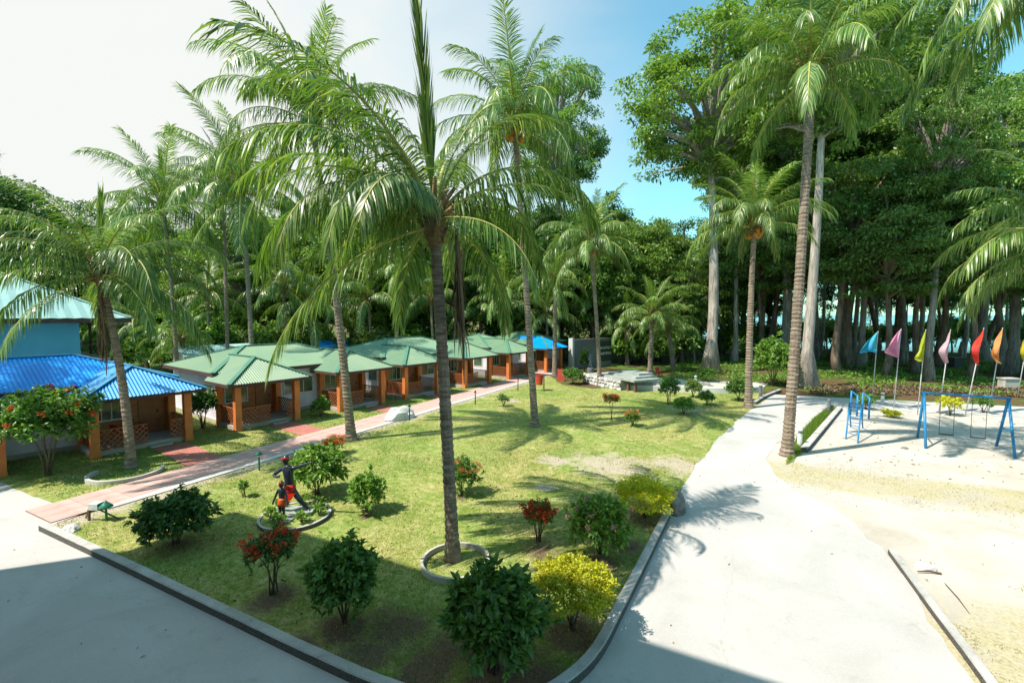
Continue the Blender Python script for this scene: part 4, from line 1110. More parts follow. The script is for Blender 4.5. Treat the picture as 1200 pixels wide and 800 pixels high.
shrub('yellow green bush under the swing bar', 1113, 487, 1.4, 1.3, 29, 'leaf_yellow', 0.15, 0.12, 800, shell=0.3)
shrub('small sparse bush right of the yellow green bush by the swing', 1152, 484, 1.3, 1.2, 30, 'leaf_mid', 0.15, 0.12, 500, shell=0.2)
shrub('low yellow clump on the sand by the ladders', 1046, 489, 1.1, 0.45, 31, 'leaf_yellow', 0.05, 0.13, 400)
shrub('yellow green bush behind the blue ladders', 1014, 480, 1.1, 1.1, 32, 'leaf_light', 0.1, 0.12, 700)
for i, (u, v, w, h) in enumerate([(610, 440, 0, 0)]): pass
# undergrowth that fills the wood's edge
hedge = [(880, 93), (905, 95), (930, 93), (955, 95), (975, 94), (1000, 95), (1020, 93), (1045, 95), (1068, 93), (1090, 95), (1110, 94), (1130, 95), (1152, 93), (1175, 95), (1200, 94), (868, 70), (892, 76), (918, 82), (942, 72), (968, 80), (985, 88), (1012, 74), (1034, 90), (1052, 78), (1080, 90), (1098, 76), (1122, 84), (1140, 92), (1165, 78), (1190, 86), (1215, 74), (716, 58, 1), (728, 55, 1), (742, 56), (756, 55, 1), (775, 57, 1), (790, 55, 3), (800, 60, 1), (818, 57, 1), (850, 66, 1), (872, 62, 1), (480, 52), (455, 50), (430, 50), (400, 50), (370, 50), (340, 50), (315, 48), (520, 54), (545, 58), (590, 58), (620, 58), (250, 46), (225, 44), (190, 44), (170, 46), (145, 46), (120, 46), (885, 58), (640, 60), (665, 58)]
SH = [shrub_mesh(900 + i, 4.6, 4.2, 0.2, 'foliage', 0.34, 2600, m, 0.35, 0.3) for i, m in enumerate(('leaf_mid', 'leaf_light', 'leaf_dark', 'leaf_tree2'))]
for i, (u, d, *kk) in enumerate(hedge):
    kk = kk[0] if kk else i % 4
    p = gd(u, d); s = rg.uniform(0.8, 1.35)
    t = thing('undergrowth_bush', ('green', 'lime green', 'dark green', 'soft green')[kk] + ' leafy bush at the wood edge ' + (near_l(u) if u < 860 else near_r(u)), 'bush', p, rg.uniform(0, 6), 'bushes along the wood edge')
    st, fo, _ = SH[kk]
    link('stem', st, t, sc=s); tag(link('foliage', fo, t, sc=(s, s, s * rg.uniform(0.8, 1.25))), kind='stuff')
# fallen leaves on the lane, the lawn and the sand
g = np.random.default_rng(70)
def litter(name, label, poly, n, size, mat, z):
    q = scatter_poly(poly, n, g)
    P = np.stack([q[:, 0], q[:, 1], np.full(n, z)], 1)
    a = g.uniform(0, 6.28, n)
    D = np.stack([np.cos(a), np.sin(a), 0.12 * g.random(n)], 1)
    V, F = leaf_quads(P, D, size * g.uniform(0.5, 1.6, n), size * 0.4, g, 0.3, 0.0)
    return tag(link(name, np_mesh(name, V, F, M[mat])), label, 'leaves', kind='stuff')
litter('fallen_leaves', 'dry brown leaves scattered over the lawn', LAWN, 1500, 0.10, 'palm_dead', 0.045)
litter('fallen_leaves', 'dry leaves and bits of frond scattered over road and sand', [(-17, 0.5), (12, 0.5), (12, 22), (1.5, 22), (-1.6, 19), (-1.9, 7), (-4, 5), (-17, 5)], 170, 0.07, 'palm_dead', 0.034)
litter('fallen_leaves', 'dry leaves scattered on the play ground sand', [(2, 22), (22, 20), (28, 36), (8, 36)], 500, 0.12, 'palm_dead', 0.025)
# low green ground cover under the grove
g = np.random.default_rng(71)
def cover(name, label, poly, n, size, mat, h, seed, thr=-0.1, sc=0.25):
    q = scatter_poly(poly, n, g)
    pn = patch(q, sc, seed)
    q = q[pn > thr]; pn = pn[pn > thr]
    k = len(q)
    P = np.stack([q[:, 0], q[:, 1], 0.02 + h * g.random(k) ** 1.5 * (0.5 + np.clip(pn, 0, 1) * 1.5)], 1)
    D = unit(np.stack([g.normal(size=k), g.normal(size=k), 0.5 + 0.5 * g.random(k)], 1))
    V, F = leaf_quads(P, D, size * g.uniform(0.6, 1.4, k), size * 0.5, g)
    return tag(link(name, np_mesh(name, V, F, M[mat])), label, 'plants', kind='stuff')
GROVE = [G(800, 447), G(900, 449), G(960, 461), G(1060, 462), G(1250, 466), (70, 50), (60, 80), (6, 78), (-6, 70), (-8, 52)]
cover('ground_cover', 'low bright green plants covering the ground under the grove', GROVE, 60000, 0.22, 'leaf_light', 0.35, 3.0)
cover('leaf_litter', 'dry grass and fallen leaves along the play ground edge', [G(950, 463), G(1060, 463), G(1250, 468), G(1250, 456), G(1060, 453), G(950, 453)], 9000, 0.2, 'palm_dead', 0.25, 8.0, -0.35)

# ================================================================ COTTAGES
M['wall_white'] = worn('wall_white', (0.74, 0.72, 0.78), (0.6, 0.57, 0.62), 1.2, 0.85, 0.2, 0.2)
M['orange_paint'] = worn('orange_paint', (0.74, 0.24, 0.06), (0.55, 0.16, 0.045), 2.0, 0.6, 0.15)
M['fascia'] = worn('fascia', (0.10, 0.055, 0.045), (0.06, 0.035, 0.03), 3, 0.7)
M['plinth'] = mat_concrete('plinth', (0.32, 0.28, 0.24), (0.5, 0.46, 0.4), (0.5, 0.42, 0.35), 30)
M['rail_wood'] = worn('rail_wood', (0.38, 0.13, 0.05), (0.24, 0.08, 0.035), 6, 0.55)
M['frame_white'] = worn('frame_white', (0.62, 0.66, 0.6), (0.45, 0.5, 0.44), 5, 0.5)
M['curtain'] = worn('curtain', (0.13, 0.22, 0.13), (0.06, 0.1, 0.07), 1.5, 0.9)
def wood_wall():
    m, nt = new_mat('wood_boards')
    co = N(nt, 'ShaderNodeTexCoord')
    wv = N(nt, 'ShaderNodeTexWave', wave_type='BANDS', bands_direction='Z'); wv.inputs['Scale'].default_value = 2.6; wv.inputs['Distortion'].default_value = 0
    nt.links.new(co.outputs['Object'], wv.inputs['Vector'])
    mp = N(nt, 'ShaderNodeMapping'); mp.inputs['Scale'].default_value = (1, 1, 9)
    nt.links.new(co.outputs['Object'], mp.inputs['Vector'])
    n = noise_node(nt, 1.5, 6, 0.65, 0.5, mp.outputs['Vector'])
    r = ramp(nt, [(0.3, (0.30, 0.095, 0.022)), (0.7, (0.52, 0.19, 0.05))], n.outputs['Fac'])
    e = ramp(nt, [(0.0, (0.4, 0.4, 0.4)), (0.12, (1, 1, 1))], wv.outputs['Fac'])
    c = mixc(nt, 0.7, r.outputs['Color'], e.outputs['Color'], 'MULTIPLY')
    return finish(m, nt, c, 0.5, wv.outputs['Fac'], 0.3, 0.02, 0.4)
M['wood'] = wood_wall()
M['door'] = worn('door_wood', (0.34, 0.13, 0.04), (0.24, 0.08, 0.03), 3, 0.45)
def roof_mat(name, c, c2, c3, spec=0.45):
    m, nt = new_mat(name)
    co = N(nt, 'ShaderNodeTexCoord')
    n = noise_node(nt, 0.45, 6, 0.6, 0.6, co.outputs['Object'])
    n2 = noise_node(nt, 3.0, 6, 0.7, 0.2, co.outputs['Object'])
    r = ramp(nt, [(0.3, c2), (0.6, c)], n.outputs['Fac'])
    k = ramp(nt, [(0.55, (0, 0, 0)), (0.8, (0.7, 0.7, 0.7))], n2.outputs['Fac'])
    cc = mixc(nt, k.outputs['Color'], r.outputs['Color'], c3)
    return finish(m, nt, cc, 0.48, n2.outputs['Fac'], 0.1, 0.01, spec)
M['roof'] = roof_mat('roof_sheet', (0.185, 0.285, 0.17), (0.135, 0.25, 0.16), (0.27, 0.32, 0.19))
M['roof_cap'] = roof_mat('roof_cap', (0.09, 0.24, 0.16), (0.06, 0.2, 0.14), (0.13, 0.27, 0.17))
M['roof_blue_shade'] = roof_mat('roof_sheet_blue_shade', (0.002, 0.30, 0.82), (0.001, 0.25, 0.76), (0.03, 0.36, 0.62), 0.12)  # nearest cottage: blue of its shaded green sheet put into the base colour
M['roof_sun_shade'] = roof_mat('roof_sheet_sun_shade', (0.002, 0.28, 0.76), (0.03, 0.30, 0.55), (0.20, 0.32, 0.2), 0.2)  # the sheet's blue shade and pale green sunlit patches both put into the colour
M['roof_cap_blue_shade'] = roof_mat('roof_cap_blue_shade', (0.04, 0.24, 0.42), (0.03, 0.18, 0.36), (0.08, 0.32, 0.4))
M['roof_pale'] = roof_mat('roof_pale', (0.30, 0.48, 0.45), (0.22, 0.42, 0.42), (0.42, 0.5, 0.45))
M['chair_red'] = worn('chair_red', (0.45, 0.03, 0.03), None, 4, 0.4)
M['chair_brown'] = worn('chair_brown', (0.42, 0.16, 0.07), (0.3, 0.1, 0.05), 4, 0.5)
M['house_blue'] = worn('house_blue', (0.10, 0.38, 0.58), (0.08, 0.33, 0.54), 0.8, 0.8)
M['metal_dark'] = worn('metal_dark', (0.06, 0.06, 0.065), None, 4, 0.5)

def roof_face(poly, pitch=0.15, amp=0.02):
    """corrugated sheet cut to a convex slope; poly[0]-poly[1] is the eave"""
    P = [Vector(p) for p in poly]
    ex = (P[1] - P[0]).normalized()
    nrm = ex.cross(P[2] - P[0]).normalized()
    if nrm.z < 0: nrm = -nrm
    ey = nrm.cross(ex)
    if ey.z < 0: ey = -ey
    Q = [((p - P[0]).dot(ex), (p - P[0]).dot(ey)) for p in P]
    lo, hi = min(q[0] for q in Q), max(q[0] for q in Q)
    n = max(2, int((hi - lo) / (pitch / 2)))
    V, F = [], []
    for i in range(n + 1):
        a = lo + (hi - lo) * min(max(i / n, 1e-5), 1 - 1e-5)
        hs = []
        for j in range(len(Q)):
            (x0, y0), (x1, y1) = Q[j], Q[(j + 1) % len(Q)]
            if (x0 - a) * (x1 - a) <= 0 and abs(x1 - x0) > 1e-9:
                hs.append(y0 + (y1 - y0) * (a - x0) / (x1 - x0))
        b0, b1 = min(hs), max(hs)
        o = nrm * (amp if i % 2 else -amp)
        V += [P[0] + ex * a + ey * b0 + o, P[0] + ex * a + ey * b1 + o]
        if i: F.append((2 * i - 2, 2 * i, 2 * i + 1, 2 * i - 1))
    return V, F
def roof_panel(parent, poly, mat, pitch=0.15):
    V, F = roof_face(poly, pitch)
    return MB().add(V, F).build('roof_panel', mat, parent)
def caps(parent, segs, mat, w=0.24):
    for a, b in segs:
        a, b = Vector(a), Vector(b)
        mb = MB()
        mb.bar(a + Vector((0, 0, 0.035)), b + Vector((0, 0, 0.035)), w, 0.035)
        mb.build('ridge_cap', mat, parent)
def railing(parent, a, b, z0, z1, mat):
    """crossed slat railing between two points"""
    a, b = Vector((a[0], a[1], 0)), Vector((b[0], b[1], 0))
    L = (b - a).length; d = (b - a).normalized()
    mb = MB()
    for z in (z0, z1): mb.bar(a + Vector((0, 0, z)), b + Vector((0, 0, z)), 0.06, 0.05)
    s = 0.22; h = z1 - z0
    x = -h
    while x < L:
        for sg in (1, -1):
            p0, p1 = (x, z0), (x + h, z1)
            if sg < 0: p0, p1 = (x, z1), (x + h, z0)
            (x0, y0), (x1, y1) = p0, p1
            c0, c1 = max(x0, 0), min(x1, L)
            if c1 - c0 < 0.04: continue
            f = lambda q: y0 + (y1 - y0) * (q - x0) / (x1 - x0)
            off = d.cross(Vector((0, 0, 1))) * 0.012 * sg
            mb.bar(a + d * c0 + Vector((0, 0, f(c0))) + off, a + d * c1 + Vector((0, 0, f(c1))) + off, 0.022, 0.045)
        x += s
    return mb.build('railing', mat, parent)
def window(parent, x0, x1, z0, z1, y, glass, nm=3):
    fr = MB()
    fr.box(x0 - 0.06, x1 + 0.06, y - 0.05, y + 0.01, z0 - 0.07, z0); fr.box(x0 - 0.06, x1 + 0.06, y - 0.05, y + 0.01, z1, z1 + 0.06)
    fr.box(x0 - 0.06, x0, y - 0.048, y + 0.01, z0, z1); fr.box(x1, x1 + 0.06, y - 0.048, y + 0.01, z0, z1)
    o = fr.build('window', M['frame_white'], parent)
    w = (x1 - x0) / nm
    for i in range(nm):
        MB().box(x0 + i * w + 0.02, x0 + (i + 1) * w - 0.02, y - 0.012, y + 0.008, z0 + 0.01, z1 - 0.01).build('pane', glass, o)
        if i: MB().box(x0 + i * w - 0.02, x0 + i * w + 0.02, y - 0.044, y + 0.008, z0, z1).build('mullion', M['frame_white'], o)
    return o
def mat_glass():
    m, nt = new_mat('window_glass')
    co = N(nt, 'ShaderNodeTexCoord')
    n = noise_node(nt, 1.1, 3, 0.5, 0.3, co.outputs['Object'])
    r = ramp(nt, [(0.35, (0.02, 0.035, 0.025)), (0.65, (0.09, 0.15, 0.08))], n.outputs['Fac'])
    return finish(m, nt, r.outputs['Color'], 0.08, None, spec=0.8)
M['glass'] = mat_glass()

ROW0 = Vector((-24.0, 9.3, 0)); RU = Vector((0.162, 0.987, 0)).normalized(); RW = Vector((-RU.y, RU.x, 0))
RROT = math.atan2(RU.y, RU.x)
def chair_plastic(label, loc, rz, mat, group=None, parent=None):
    t = thing('plastic_chair', label, 'chair', loc, rz, group)
    for sx in (-1, 1):
        for sy in (-1, 1):
            MB().bar((sx * 0.22, sy * 0.22, 0), (sx * 0.19, sy * 0.19, 0.43), 0.045).build('leg', mat, t)
        mb = MB(); mb.bar((sx * 0.24, -0.2, 0.64), (sx * 0.24, 0.22, 0.66), 0.05, 0.03); mb.bar((sx * 0.23, -0.2, 0.43), (sx * 0.24, -0.2, 0.64), 0.04)
        mb.build('armrest', mat, t)
    MB().box(-0.23, 0.23, -0.23, 0.23, 0.43, 0.465).build('seat', mat, t)
    mb = MB()
    mb.add([(-0.23, 0.2, 0.45), (0.23, 0.2, 0.45), (0.23, 0.235, 0.45), (-0.23, 0.235, 0.45), (-0.21, 0.29, 0.86), (0.21, 0.29, 0.86), (0.21, 0.32, 0.86), (-0.21, 0.32, 0.86)],
           [(0, 3, 2, 1), (4, 5, 6, 7), (0, 1, 5, 4), (1, 2, 6, 5), (2, 3, 7, 6), (3, 0, 4, 7)])
    mb.build('backrest', mat, t)
    return t
def cottage(label, s0, L, units, seed, roof='roof', cap='roof_cap', back=9.0, win=True, vroof=None):
    t = thing('cottage', label, 'cottage', ROW0 + RU * s0, RROT)
    rgc = random.Random(seed)
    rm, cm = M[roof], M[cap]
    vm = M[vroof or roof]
    # body
    b = MB()
    y0, y1, H = 2.4, back, 2.85
    b.box(0.1, L - 0.1, y0, y0 + 0.2, 0, H); b.box(0.1, L - 0.1, y1 - 0.2, y1, 0, H)
    b.box(0.1, 0.3, y0 + 0.2, y1 - 0.2, 0, H); b.box(L - 0.3, L - 0.1, y0 + 0.2, y1 - 0.2, 0, H)
    b.build('wall', M['wall_white'], t)
    MB().box(0.0, L, y0 - 0.06, y1 + 0.06, -0.05, 0.22).build('plinth', M['plinth'], t)
    # main hipped roof
    ex0, ex1, ey0, ey1, ez = -0.35, L + 0.35, 1.95, back + 0.5, 2.86
    rz_, ry, ins = 4.0, (1.95 + back + 0.5) / 2, min(3.2, (L + 0.7) / 2 - 0.05)
    A, B, C, D = (ex0, ey0, ez), (ex1, ey0, ez), (ex1, ey1, ez), (ex0, ey1, ez)
    r0, r1 = (ex0 + ins, ry, rz_), (ex1 - ins, ry, rz_)
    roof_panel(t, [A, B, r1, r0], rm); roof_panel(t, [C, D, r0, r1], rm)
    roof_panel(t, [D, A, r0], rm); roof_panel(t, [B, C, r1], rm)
    caps(t, [(r0, r1), (A, r0), (B, r1), (C, r1), (D, r0)], cm)
    f = MB()
    f.box(ex0, ex1, ey0 + 0.0, ey0 + 0.04, ez - 0.2, ez - 0.03); f.box(ex0, ex1, ey1 - 0.04, ey1, ez - 0.2, ez - 0.03)
    f.box(ex0, ex0 + 0.04, ey0 + 0.05, ey1 - 0.05, ez - 0.2, ez - 0.03); f.box(ex1 - 0.04, ex1, ey0 + 0.05, ey1 - 0.05, ez - 0.2, ez - 0.03)
    f.build('fascia', M['fascia'], t)
    # end wall windows
    for xx in (0.1, L - 0.1):
        fr = MB(); fr.box(xx - 0.03, xx + 0.03, 3.2, 4.3, 1.0, 2.1)
        w = fr.build('window', M['frame_white'], t)
        MB().box(xx - 0.036, xx + 0.036, 3.27, 4.23, 1.07, 2.03).build('pane', M['glass'], w)
    # verandas
    for (x0, x1) in units:
        vz = 0.24
        MB().box(x0 - 0.12, x1 + 0.12, 0.12, 2.34, -0.05, vz).build('veranda_floor', M['plinth'], t)
        for (cx, cy) in ((x0, 0), (x1, 0), (x0, 2.1), (x1, 2.1)):
            cb = MB(); cb.box(cx - 0.15, cx + 0.15, cy - 0.15, cy + 0.15, -0.05, 2.45); cb.box(cx - 0.165, cx + 0.165, cy - 0.165, cy + 0.165, -0.05, 0.12)
            cb.build('column', M['orange_paint'], t)
        MB().box(x0 - 0.05, x1 + 0.05, 2.28, 2.39, vz, 2.7).build('timber_wall', M['wood'], t)
        dx = x0 + (x1 - x0) * 0.62
        d = MB().box(dx, dx + 0.85, 2.235, 2.28, vz + 0.02, 2.25).build('door', M['door'], t)
        MB().box(dx + 0.72, dx + 0.77, 2.18, 2.235, 1.2, 1.35).build('handle', M['metal_dark'], d)
        window(t, x0 + 0.35, x0 + 1.45, 1.15, 2.1, 2.285, M['glass'], 3)
        bm_ = MB(); bm_.box(x0 - 0.1, x1 + 0.1, -0.08, 0.08, 2.45, 2.6); bm_.box(x0 - 0.08, x0 + 0.08, 0.08, 2.2, 2.45, 2.6); bm_.box(x1 - 0.08, x1 + 0.08, 0.08, 2.2, 2.45, 2.6)
        bm_.build('beam', M['rail_wood'], t)
        g0 = x0 + (x1 - x0) * 0.54; g1 = g0 + 0.85
        railing(t, (x0 + 0.16, 0), (g0, 0), vz + 0.08, vz + 0.88, M['rail_wood'])
        railing(t, (g1, 0), (x1 - 0.16, 0), vz + 0.08, vz + 0.88, M['rail_wood'])
        railing(t, (x0, 0.16), (x0, 1.95), vz + 0.08, vz + 0.88, M['rail_wood'])
        railing(t, (x1, 0.16), (x1, 1.95), vz + 0.08, vz + 0.88, M['rail_wood'])
        MB().box(g0 + 0.02, g1 - 0.02, -0.3, 0.11, -0.03, 0.13).build('step', M['plinth'], t)
        # hipped veranda roof running back into the main roof
        q0, q1, f0, e = x0 - 0.62, x1 + 0.62, -0.62, 2.5
        mx = (x0 + x1) / 2
        ap, rb = (mx, 1.45, 3.62), (mx, 4.6, 3.62)
        a, b_, c, d_ = (q0, f0, e), (q1, f0, e), (q1, 2.3, e), (q0, 2.3, e)
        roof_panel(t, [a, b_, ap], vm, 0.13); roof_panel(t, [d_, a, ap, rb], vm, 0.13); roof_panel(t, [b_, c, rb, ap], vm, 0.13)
        caps(t, [(a, ap), (b_, ap), (ap, rb)], cm, 0.2)
        f = MB()
        f.box(q0, q1, f0, f0 + 0.035, e - 0.16, e - 0.03); f.box(q0, q0 + 0.035, f0 + 0.04, 2.3, e - 0.16, e - 0.03); f.box(q1 - 0.035, q1, f0 + 0.04, 2.3, e - 0.16, e - 0.03)
        f.build('fascia', M['fascia'], t)
    # window between the verandas
    if len(units) > 1 and win:
        w0, w1 = units[0][1] + 0.55, units[1][0] - 0.45
        window(t, w0, w1, 1.15, 2.2, 2.385, M['glass'], 3)
    return t
U = [(0.0, 3.1), (5.9, 9.0)]
cottage('nearest cottage, green corrugated roof coloured blue for shade, behind the palm in its ring edging', -6.2, 9.1, [(0.0, 3.1), (5.75, 9.1)], 1, 'roof_blue_shade', 'roof_cap_blue_shade', vroof='roof_sun_shade')
cottage('first green roofed cottage after the blue roofed one, behind the archer statue', 5.1, 9.0, U, 2)
cottage('second green roofed cottage, behind the ringed lawn palm', 16.1, 9.4, [(0.0, 3.1), (6.2, 9.3)], 3)
cottage('small green roofed cottage behind the slender lawn palm', 28.2, 5.0, [(0.0, 3.1)], 4)
cottage('last cottage at the path end, with blue veranda roof by the grey sign wall', 34.6, 7.5, [(0.0, 2.9)], 5, vroof='roof_blue_shade')
def row(s, t, z=0): return ROW0 + RU * s + RW * t + Vector((0, 0, z))
# red tiled walks from the path to the verandas
for (s, wd) in ((2.05 + 0.0, 1.3), (7.2, 1.3), (13.1, 1.2), (18.2, 1.2), (24.4, 1.2), (30.3, 1.2)):
    a, b = row(s - wd / 2, -0.25), row(s + wd / 2, -0.25)
    x1 = -19.40
    k = (a.x - x1) / RW.x
    poly = [a, b, b - RW * ((b.x - x1) / RW.x), a - RW * ((a.x - x1) / RW.x)]
    if poly[2].x > poly[1].x + 0.2:
        tag(MB().prism([(p.x, p.y) for p in poly], -0.03, 0.055).build('cottage_walk', M['tiles_red']), kind='structure')
for i, (s, t_, a, lab) in enumerate([(0.7, 1.3, 2.0, 'red plastic chair on the left of the blue roofed cottage veranda'), (1.5, 1.6, 1.2, 'red plastic chair by the timber wall of the blue roofed cottage veranda')]):
    chair_plastic(lab, row(s, t_, 0.24), RROT + a, M['chair_red'])
chair_plastic('brown chair on the first green cottage veranda', row(6.2, 1.4, 0.24), RROT + 1.0, M['chair_brown'])

for (s, t_, a, lab) in ((12.2, 1.3, 1.8, 'brown chair on the right veranda of the first green cottage'), (17.0, 1.3, 0.9, 'brown chair on the left veranda of the second green cottage'), (23.2, 1.2, 2.1, 'brown chair on the right veranda of the second green cottage')):
    chair_plastic(lab, row(s, t_, 0.24), RROT + a, M['chair_brown'])
# two storey house behind the nearest cottage
t = thing('two_storey_house', 'two storey light blue house with pale metal roof behind the nearest cottage', 'house', row(2.0, 15.0), RROT)
b = MB(); b.box(-14, 0, 0, 9, 0, 5.6); b.build('wall', M['house_blue'], t)
b = MB(); b.box(0, 1.5, 0.2, 8.8, 2.9, 3.1); b.build('balcony_floor', M['plinth'], t)
b = MB()
for k in range(7): b.bar((1.4, 0.3 + k * 1.35, 3.1), (1.4, 0.3 + k * 1.35, 4.0), 0.04)
b.bar((1.4, 0.3, 4.0), (1.4, 8.6, 4.0), 0.05); b.bar((1.4, 0.3, 3.55), (1.4, 8.6, 3.55), 0.04); b.bar((0, 0.25, 4.0), (1.4, 0.3, 4.0), 0.05)
b.build('balcony_railing', M['metal_dark'], t)
for k in range(3): MB().box(1.3, 1.45, 0.3 + k * 4.1, 0.45 + k * 4.1, 0, 5.6).build('post', M['fascia'], t)
b = MB(); b.box(-15.2, 2.4, -1.2, -1.12, 5.45, 5.72); b.box(2.32, 2.4, -1.1, 10.2, 5.45, 5.72); b.build('fascia', M['fascia'], t)
A, B, C, D = (-15.2, -1.2, 5.75), (2.4, -1.2, 5.75), (2.4, 10.2, 5.75), (-15.2, 10.2, 5.75)
r0, r1 = (-9.5, 4.5, 8.9), (-3.3, 4.5, 8.9)
for p in ([A, B, r1, r0], [C, D, r0, r1], [D, A, r0], [B, C, r1]): roof_panel(t, p, M['roof_pale'], 0.7)
caps(t, [(r0, r1), (A, r0), (B, r1), (C, r1), (D, r0)], M['roof_pale'])
# small tin roofs among the trees behind
for (u, v, d, w, mat, lab) in ((392, 398, 50, 4.5, 'roof_blue_shade', 'small blue tin roof among the trees behind the cottages'), (250, 404, 40, 5.0, 'roof_pale', 'pale shed roof behind the first green cottage')):
    p = AT(u, v, d)
    t = thing('shed', lab, 'shed', (p.x, p.y, 0), RROT)
    MB().box(-w / 2, w / 2, -1.6, 1.6, 0, p.z - 0.5).build('wall', M['wall_white'], t)
    z = p.z
    roof_panel(t, [(-w / 2 - 0.4, -2.1, z - 0.7), (w / 2 + 0.4, -2.1, z - 0.7), (w / 2 + 0.4, 0, z), (-w / 2 - 0.4, 0, z)], M[mat])
    roof_panel(t, [(w / 2 + 0.4, 2.1, z - 0.7), (-w / 2 - 0.4, 2.1, z - 0.7), (-w / 2 - 0.4, 0, z), (w / 2 + 0.4, 0, z)], M[mat])

# the hotel block the view is taken from; its shadow lies across the lane and the front of the lawn
b = MB()
HB = 15.6
b.box(-19.8, 45, -14, -1.0, 0, HB)
b.box(-21.1, 46, -15, 0.05, HB, HB + 0.35)
hotel = tag(b.build('hotel_building', M['wall_white']), kind='structure')
for i in range(12):
    for zz in (1.0, 4.4, 7.8, 11.2):
        fr = MB(); x = -17 + i * 5; fr.box(x, x + 1.8, -1.0, -0.95, zz, zz + 1.5)
        w = fr.build('window', M['frame_white'], hotel)
        MB().box(x + 0.08, x + 1.72, -0.96, -0.94, zz + 0.08, zz + 1.42).build('pane', M['glass'], w)

# ================================================================ GARDEN OBJECTS
M['statue_body'] = worn('statue_body', (0.035, 0.045, 0.07), (0.015, 0.018, 0.026), 5, 0.28, 0.3, 0.6)
M['statue_grey'] = worn('statue_grey', (0.22, 0.24, 0.25), (0.1, 0.11, 0.12), 5, 0.6, 0.3)
M['red_cloth'] = worn('red_cloth', (0.72, 0.035, 0.015), (0.5, 0.02, 0.01), 6, 0.5)
M['green_paint'] = worn('green_paint', (0.03, 0.24, 0.15), (0.02, 0.14, 0.09), 5, 0.45)
M['white_paint'] = worn('white_paint', (0.75, 0.77, 0.76), (0.55, 0.56, 0.55), 5, 0.5)
M['blue_paint'] = worn('blue_paint', (0.02, 0.25, 0.52), (0.02, 0.17, 0.38), 7, 0.4)
M['post_brown'] = worn('post_brown', (0.16, 0.10, 0.065), None, 6, 0.8)
M['red_paint'] = worn('red_paint', (0.5, 0.06, 0.035), (0.35, 0.04, 0.025), 5, 0.5)
M['pole'] = worn('pole', (0.66, 0.66, 0.66), (0.5, 0.5, 0.5), 5, 0.4)
M['sign_dark'] = worn('sign_dark', (0.06, 0.062, 0.066), (0.035, 0.036, 0.04), 2, 0.6)
M['wall_grey'] = mat_concrete('wall_grey', (0.13, 0.135, 0.14), (0.21, 0.215, 0.22))
M['stone'] = worn('stone', (0.48, 0.46, 0.43), (0.25, 0.235, 0.22), 3, 0.9, 0.7)
M['flower_stone'] = worn('slab', (0.38, 0.41, 0.38), (0.24, 0.27, 0.25), 2, 0.8)

def skinned(name, joints, edges, mat, parent, sub=2, root=0, loc=None):
    """one continuous surface grown round a skeleton; joints: (x,y,z,radius[,radius2])"""
    me = bpy.data.meshes.new(name)
    me.from_pydata([j[:3] for j in joints], edges, [])
    o = bpy.data.objects.new(name, me); col.objects.link(o)
    md = o.modifiers.new('skin', 'SKIN')
    sl = me.skin_vertices[0].data
    for i, j in enumerate(joints):
        sl[i].radius = (j[3], j[4] if len(j) > 4 else j[3]); sl[i].use_root = (i == root)
    sb = o.modifiers.new('sub', 'SUBSURF'); sb.levels = sub; sb.render_levels = sub
    dg = bpy.context.evaluated_depsgraph_get()
    out = bpy.data.meshes.new_from_object(o.evaluated_get(dg))
    bpy.data.objects.remove(o)
    out.materials.clear(); out.materials.append(mat)
    out.polygons.foreach_set('use_smooth', [True] * len(out.polygons))
    return link(name, out, parent, loc)
def ring_of(name, label, c, r, w, h, mat, n=40, arc=1.0, a0=0.0, sq=1.0):
    mb = MB()
    k = int(n * arc)
    vs = []; fs = []
    for i in range(k + 1):
        a = a0 + 2 * math.pi * i / n
        for rr, z in ((r + w / 2, 0), (r + w / 2, h), (r - w / 2, h), (r - w / 2, 0)):
            j = 1 + 0.012 * noise.noise((math.cos(a) * 4, math.sin(a) * 4, z))
            vs.append((rr * math.cos(a) * j, rr * math.sin(a) * j * sq, z))
    for i in range(k):
        for q in range(4):
            fs.append((i * 4 + q, i * 4 + (q + 1) % 4, (i + 1) * 4 + (q + 1) % 4, (i + 1) * 4 + q))
    if arc < 1: fs += [(0, 1, 2, 3), tuple(k * 4 + q for q in (3, 2, 1, 0))]
    mb.add(vs, fs)
    return tag(mb.build(name, mat, loc=(c[0], c[1], 0.01)), label, 'planter')
c = G(534, 662)
ring_of('planter_ring', 'round concrete ring around the tall palm at the lawn centre', c, 0.80, 0.07, 0.15, M['plaza'])
c2 = G(148, 556)
ring_of('planter_ring', 'curved stone edging at the foot of the palm before the blue roofed cottage', c2, 1.1, 0.12, 0.15, M['plaza'], arc=0.62, a0=3.6)
# --- statues
S0 = G(345, 606)
dS = depth_of(S0); px = dS / FOC
sr = YAW
ring_of('planter_ring', 'round dark stone ring around the two statues', G(346, 608), 0.95, 0.08, 0.13, M['kerb'])
q = G(346, 608)
soil = MB().lathe([(0.9, 0.0), (0.9, 0.12), (0.5, 0.15), (0.1, 0.16)], 24); tag(soil.build('planting_bed', M['lawn_strip'], loc=(q.x, q.y, 0.0)), kind='structure')
def sp(u, v, y=0.0): return ((u - 342) * px, y, (604 - v) * px + 0.02)
base1 = AT(342, 604, dS)
pl = thing('statue_plinth', 'pale grey slab under the archer statue', 'plinth', (base1.x, base1.y, 0.0), sr)
MB().prism([(-0.42, -0.22), (0.62, -0.24), (0.68, 0.05), (0.5, 0.3), (-0.3, 0.34), (-0.5, 0.1)], 0.05, 0.22).build('slab', M['flower_stone'], pl)
man = thing('archer_statue', 'dark painted statue of an archer with red loincloth pointing one arm right', 'statue', (base1.x, base1.y, 0.22), sr)
def mp(u, v, y=0.0): return ((u - 342) * px, y, (603 - v) * px)
J = []
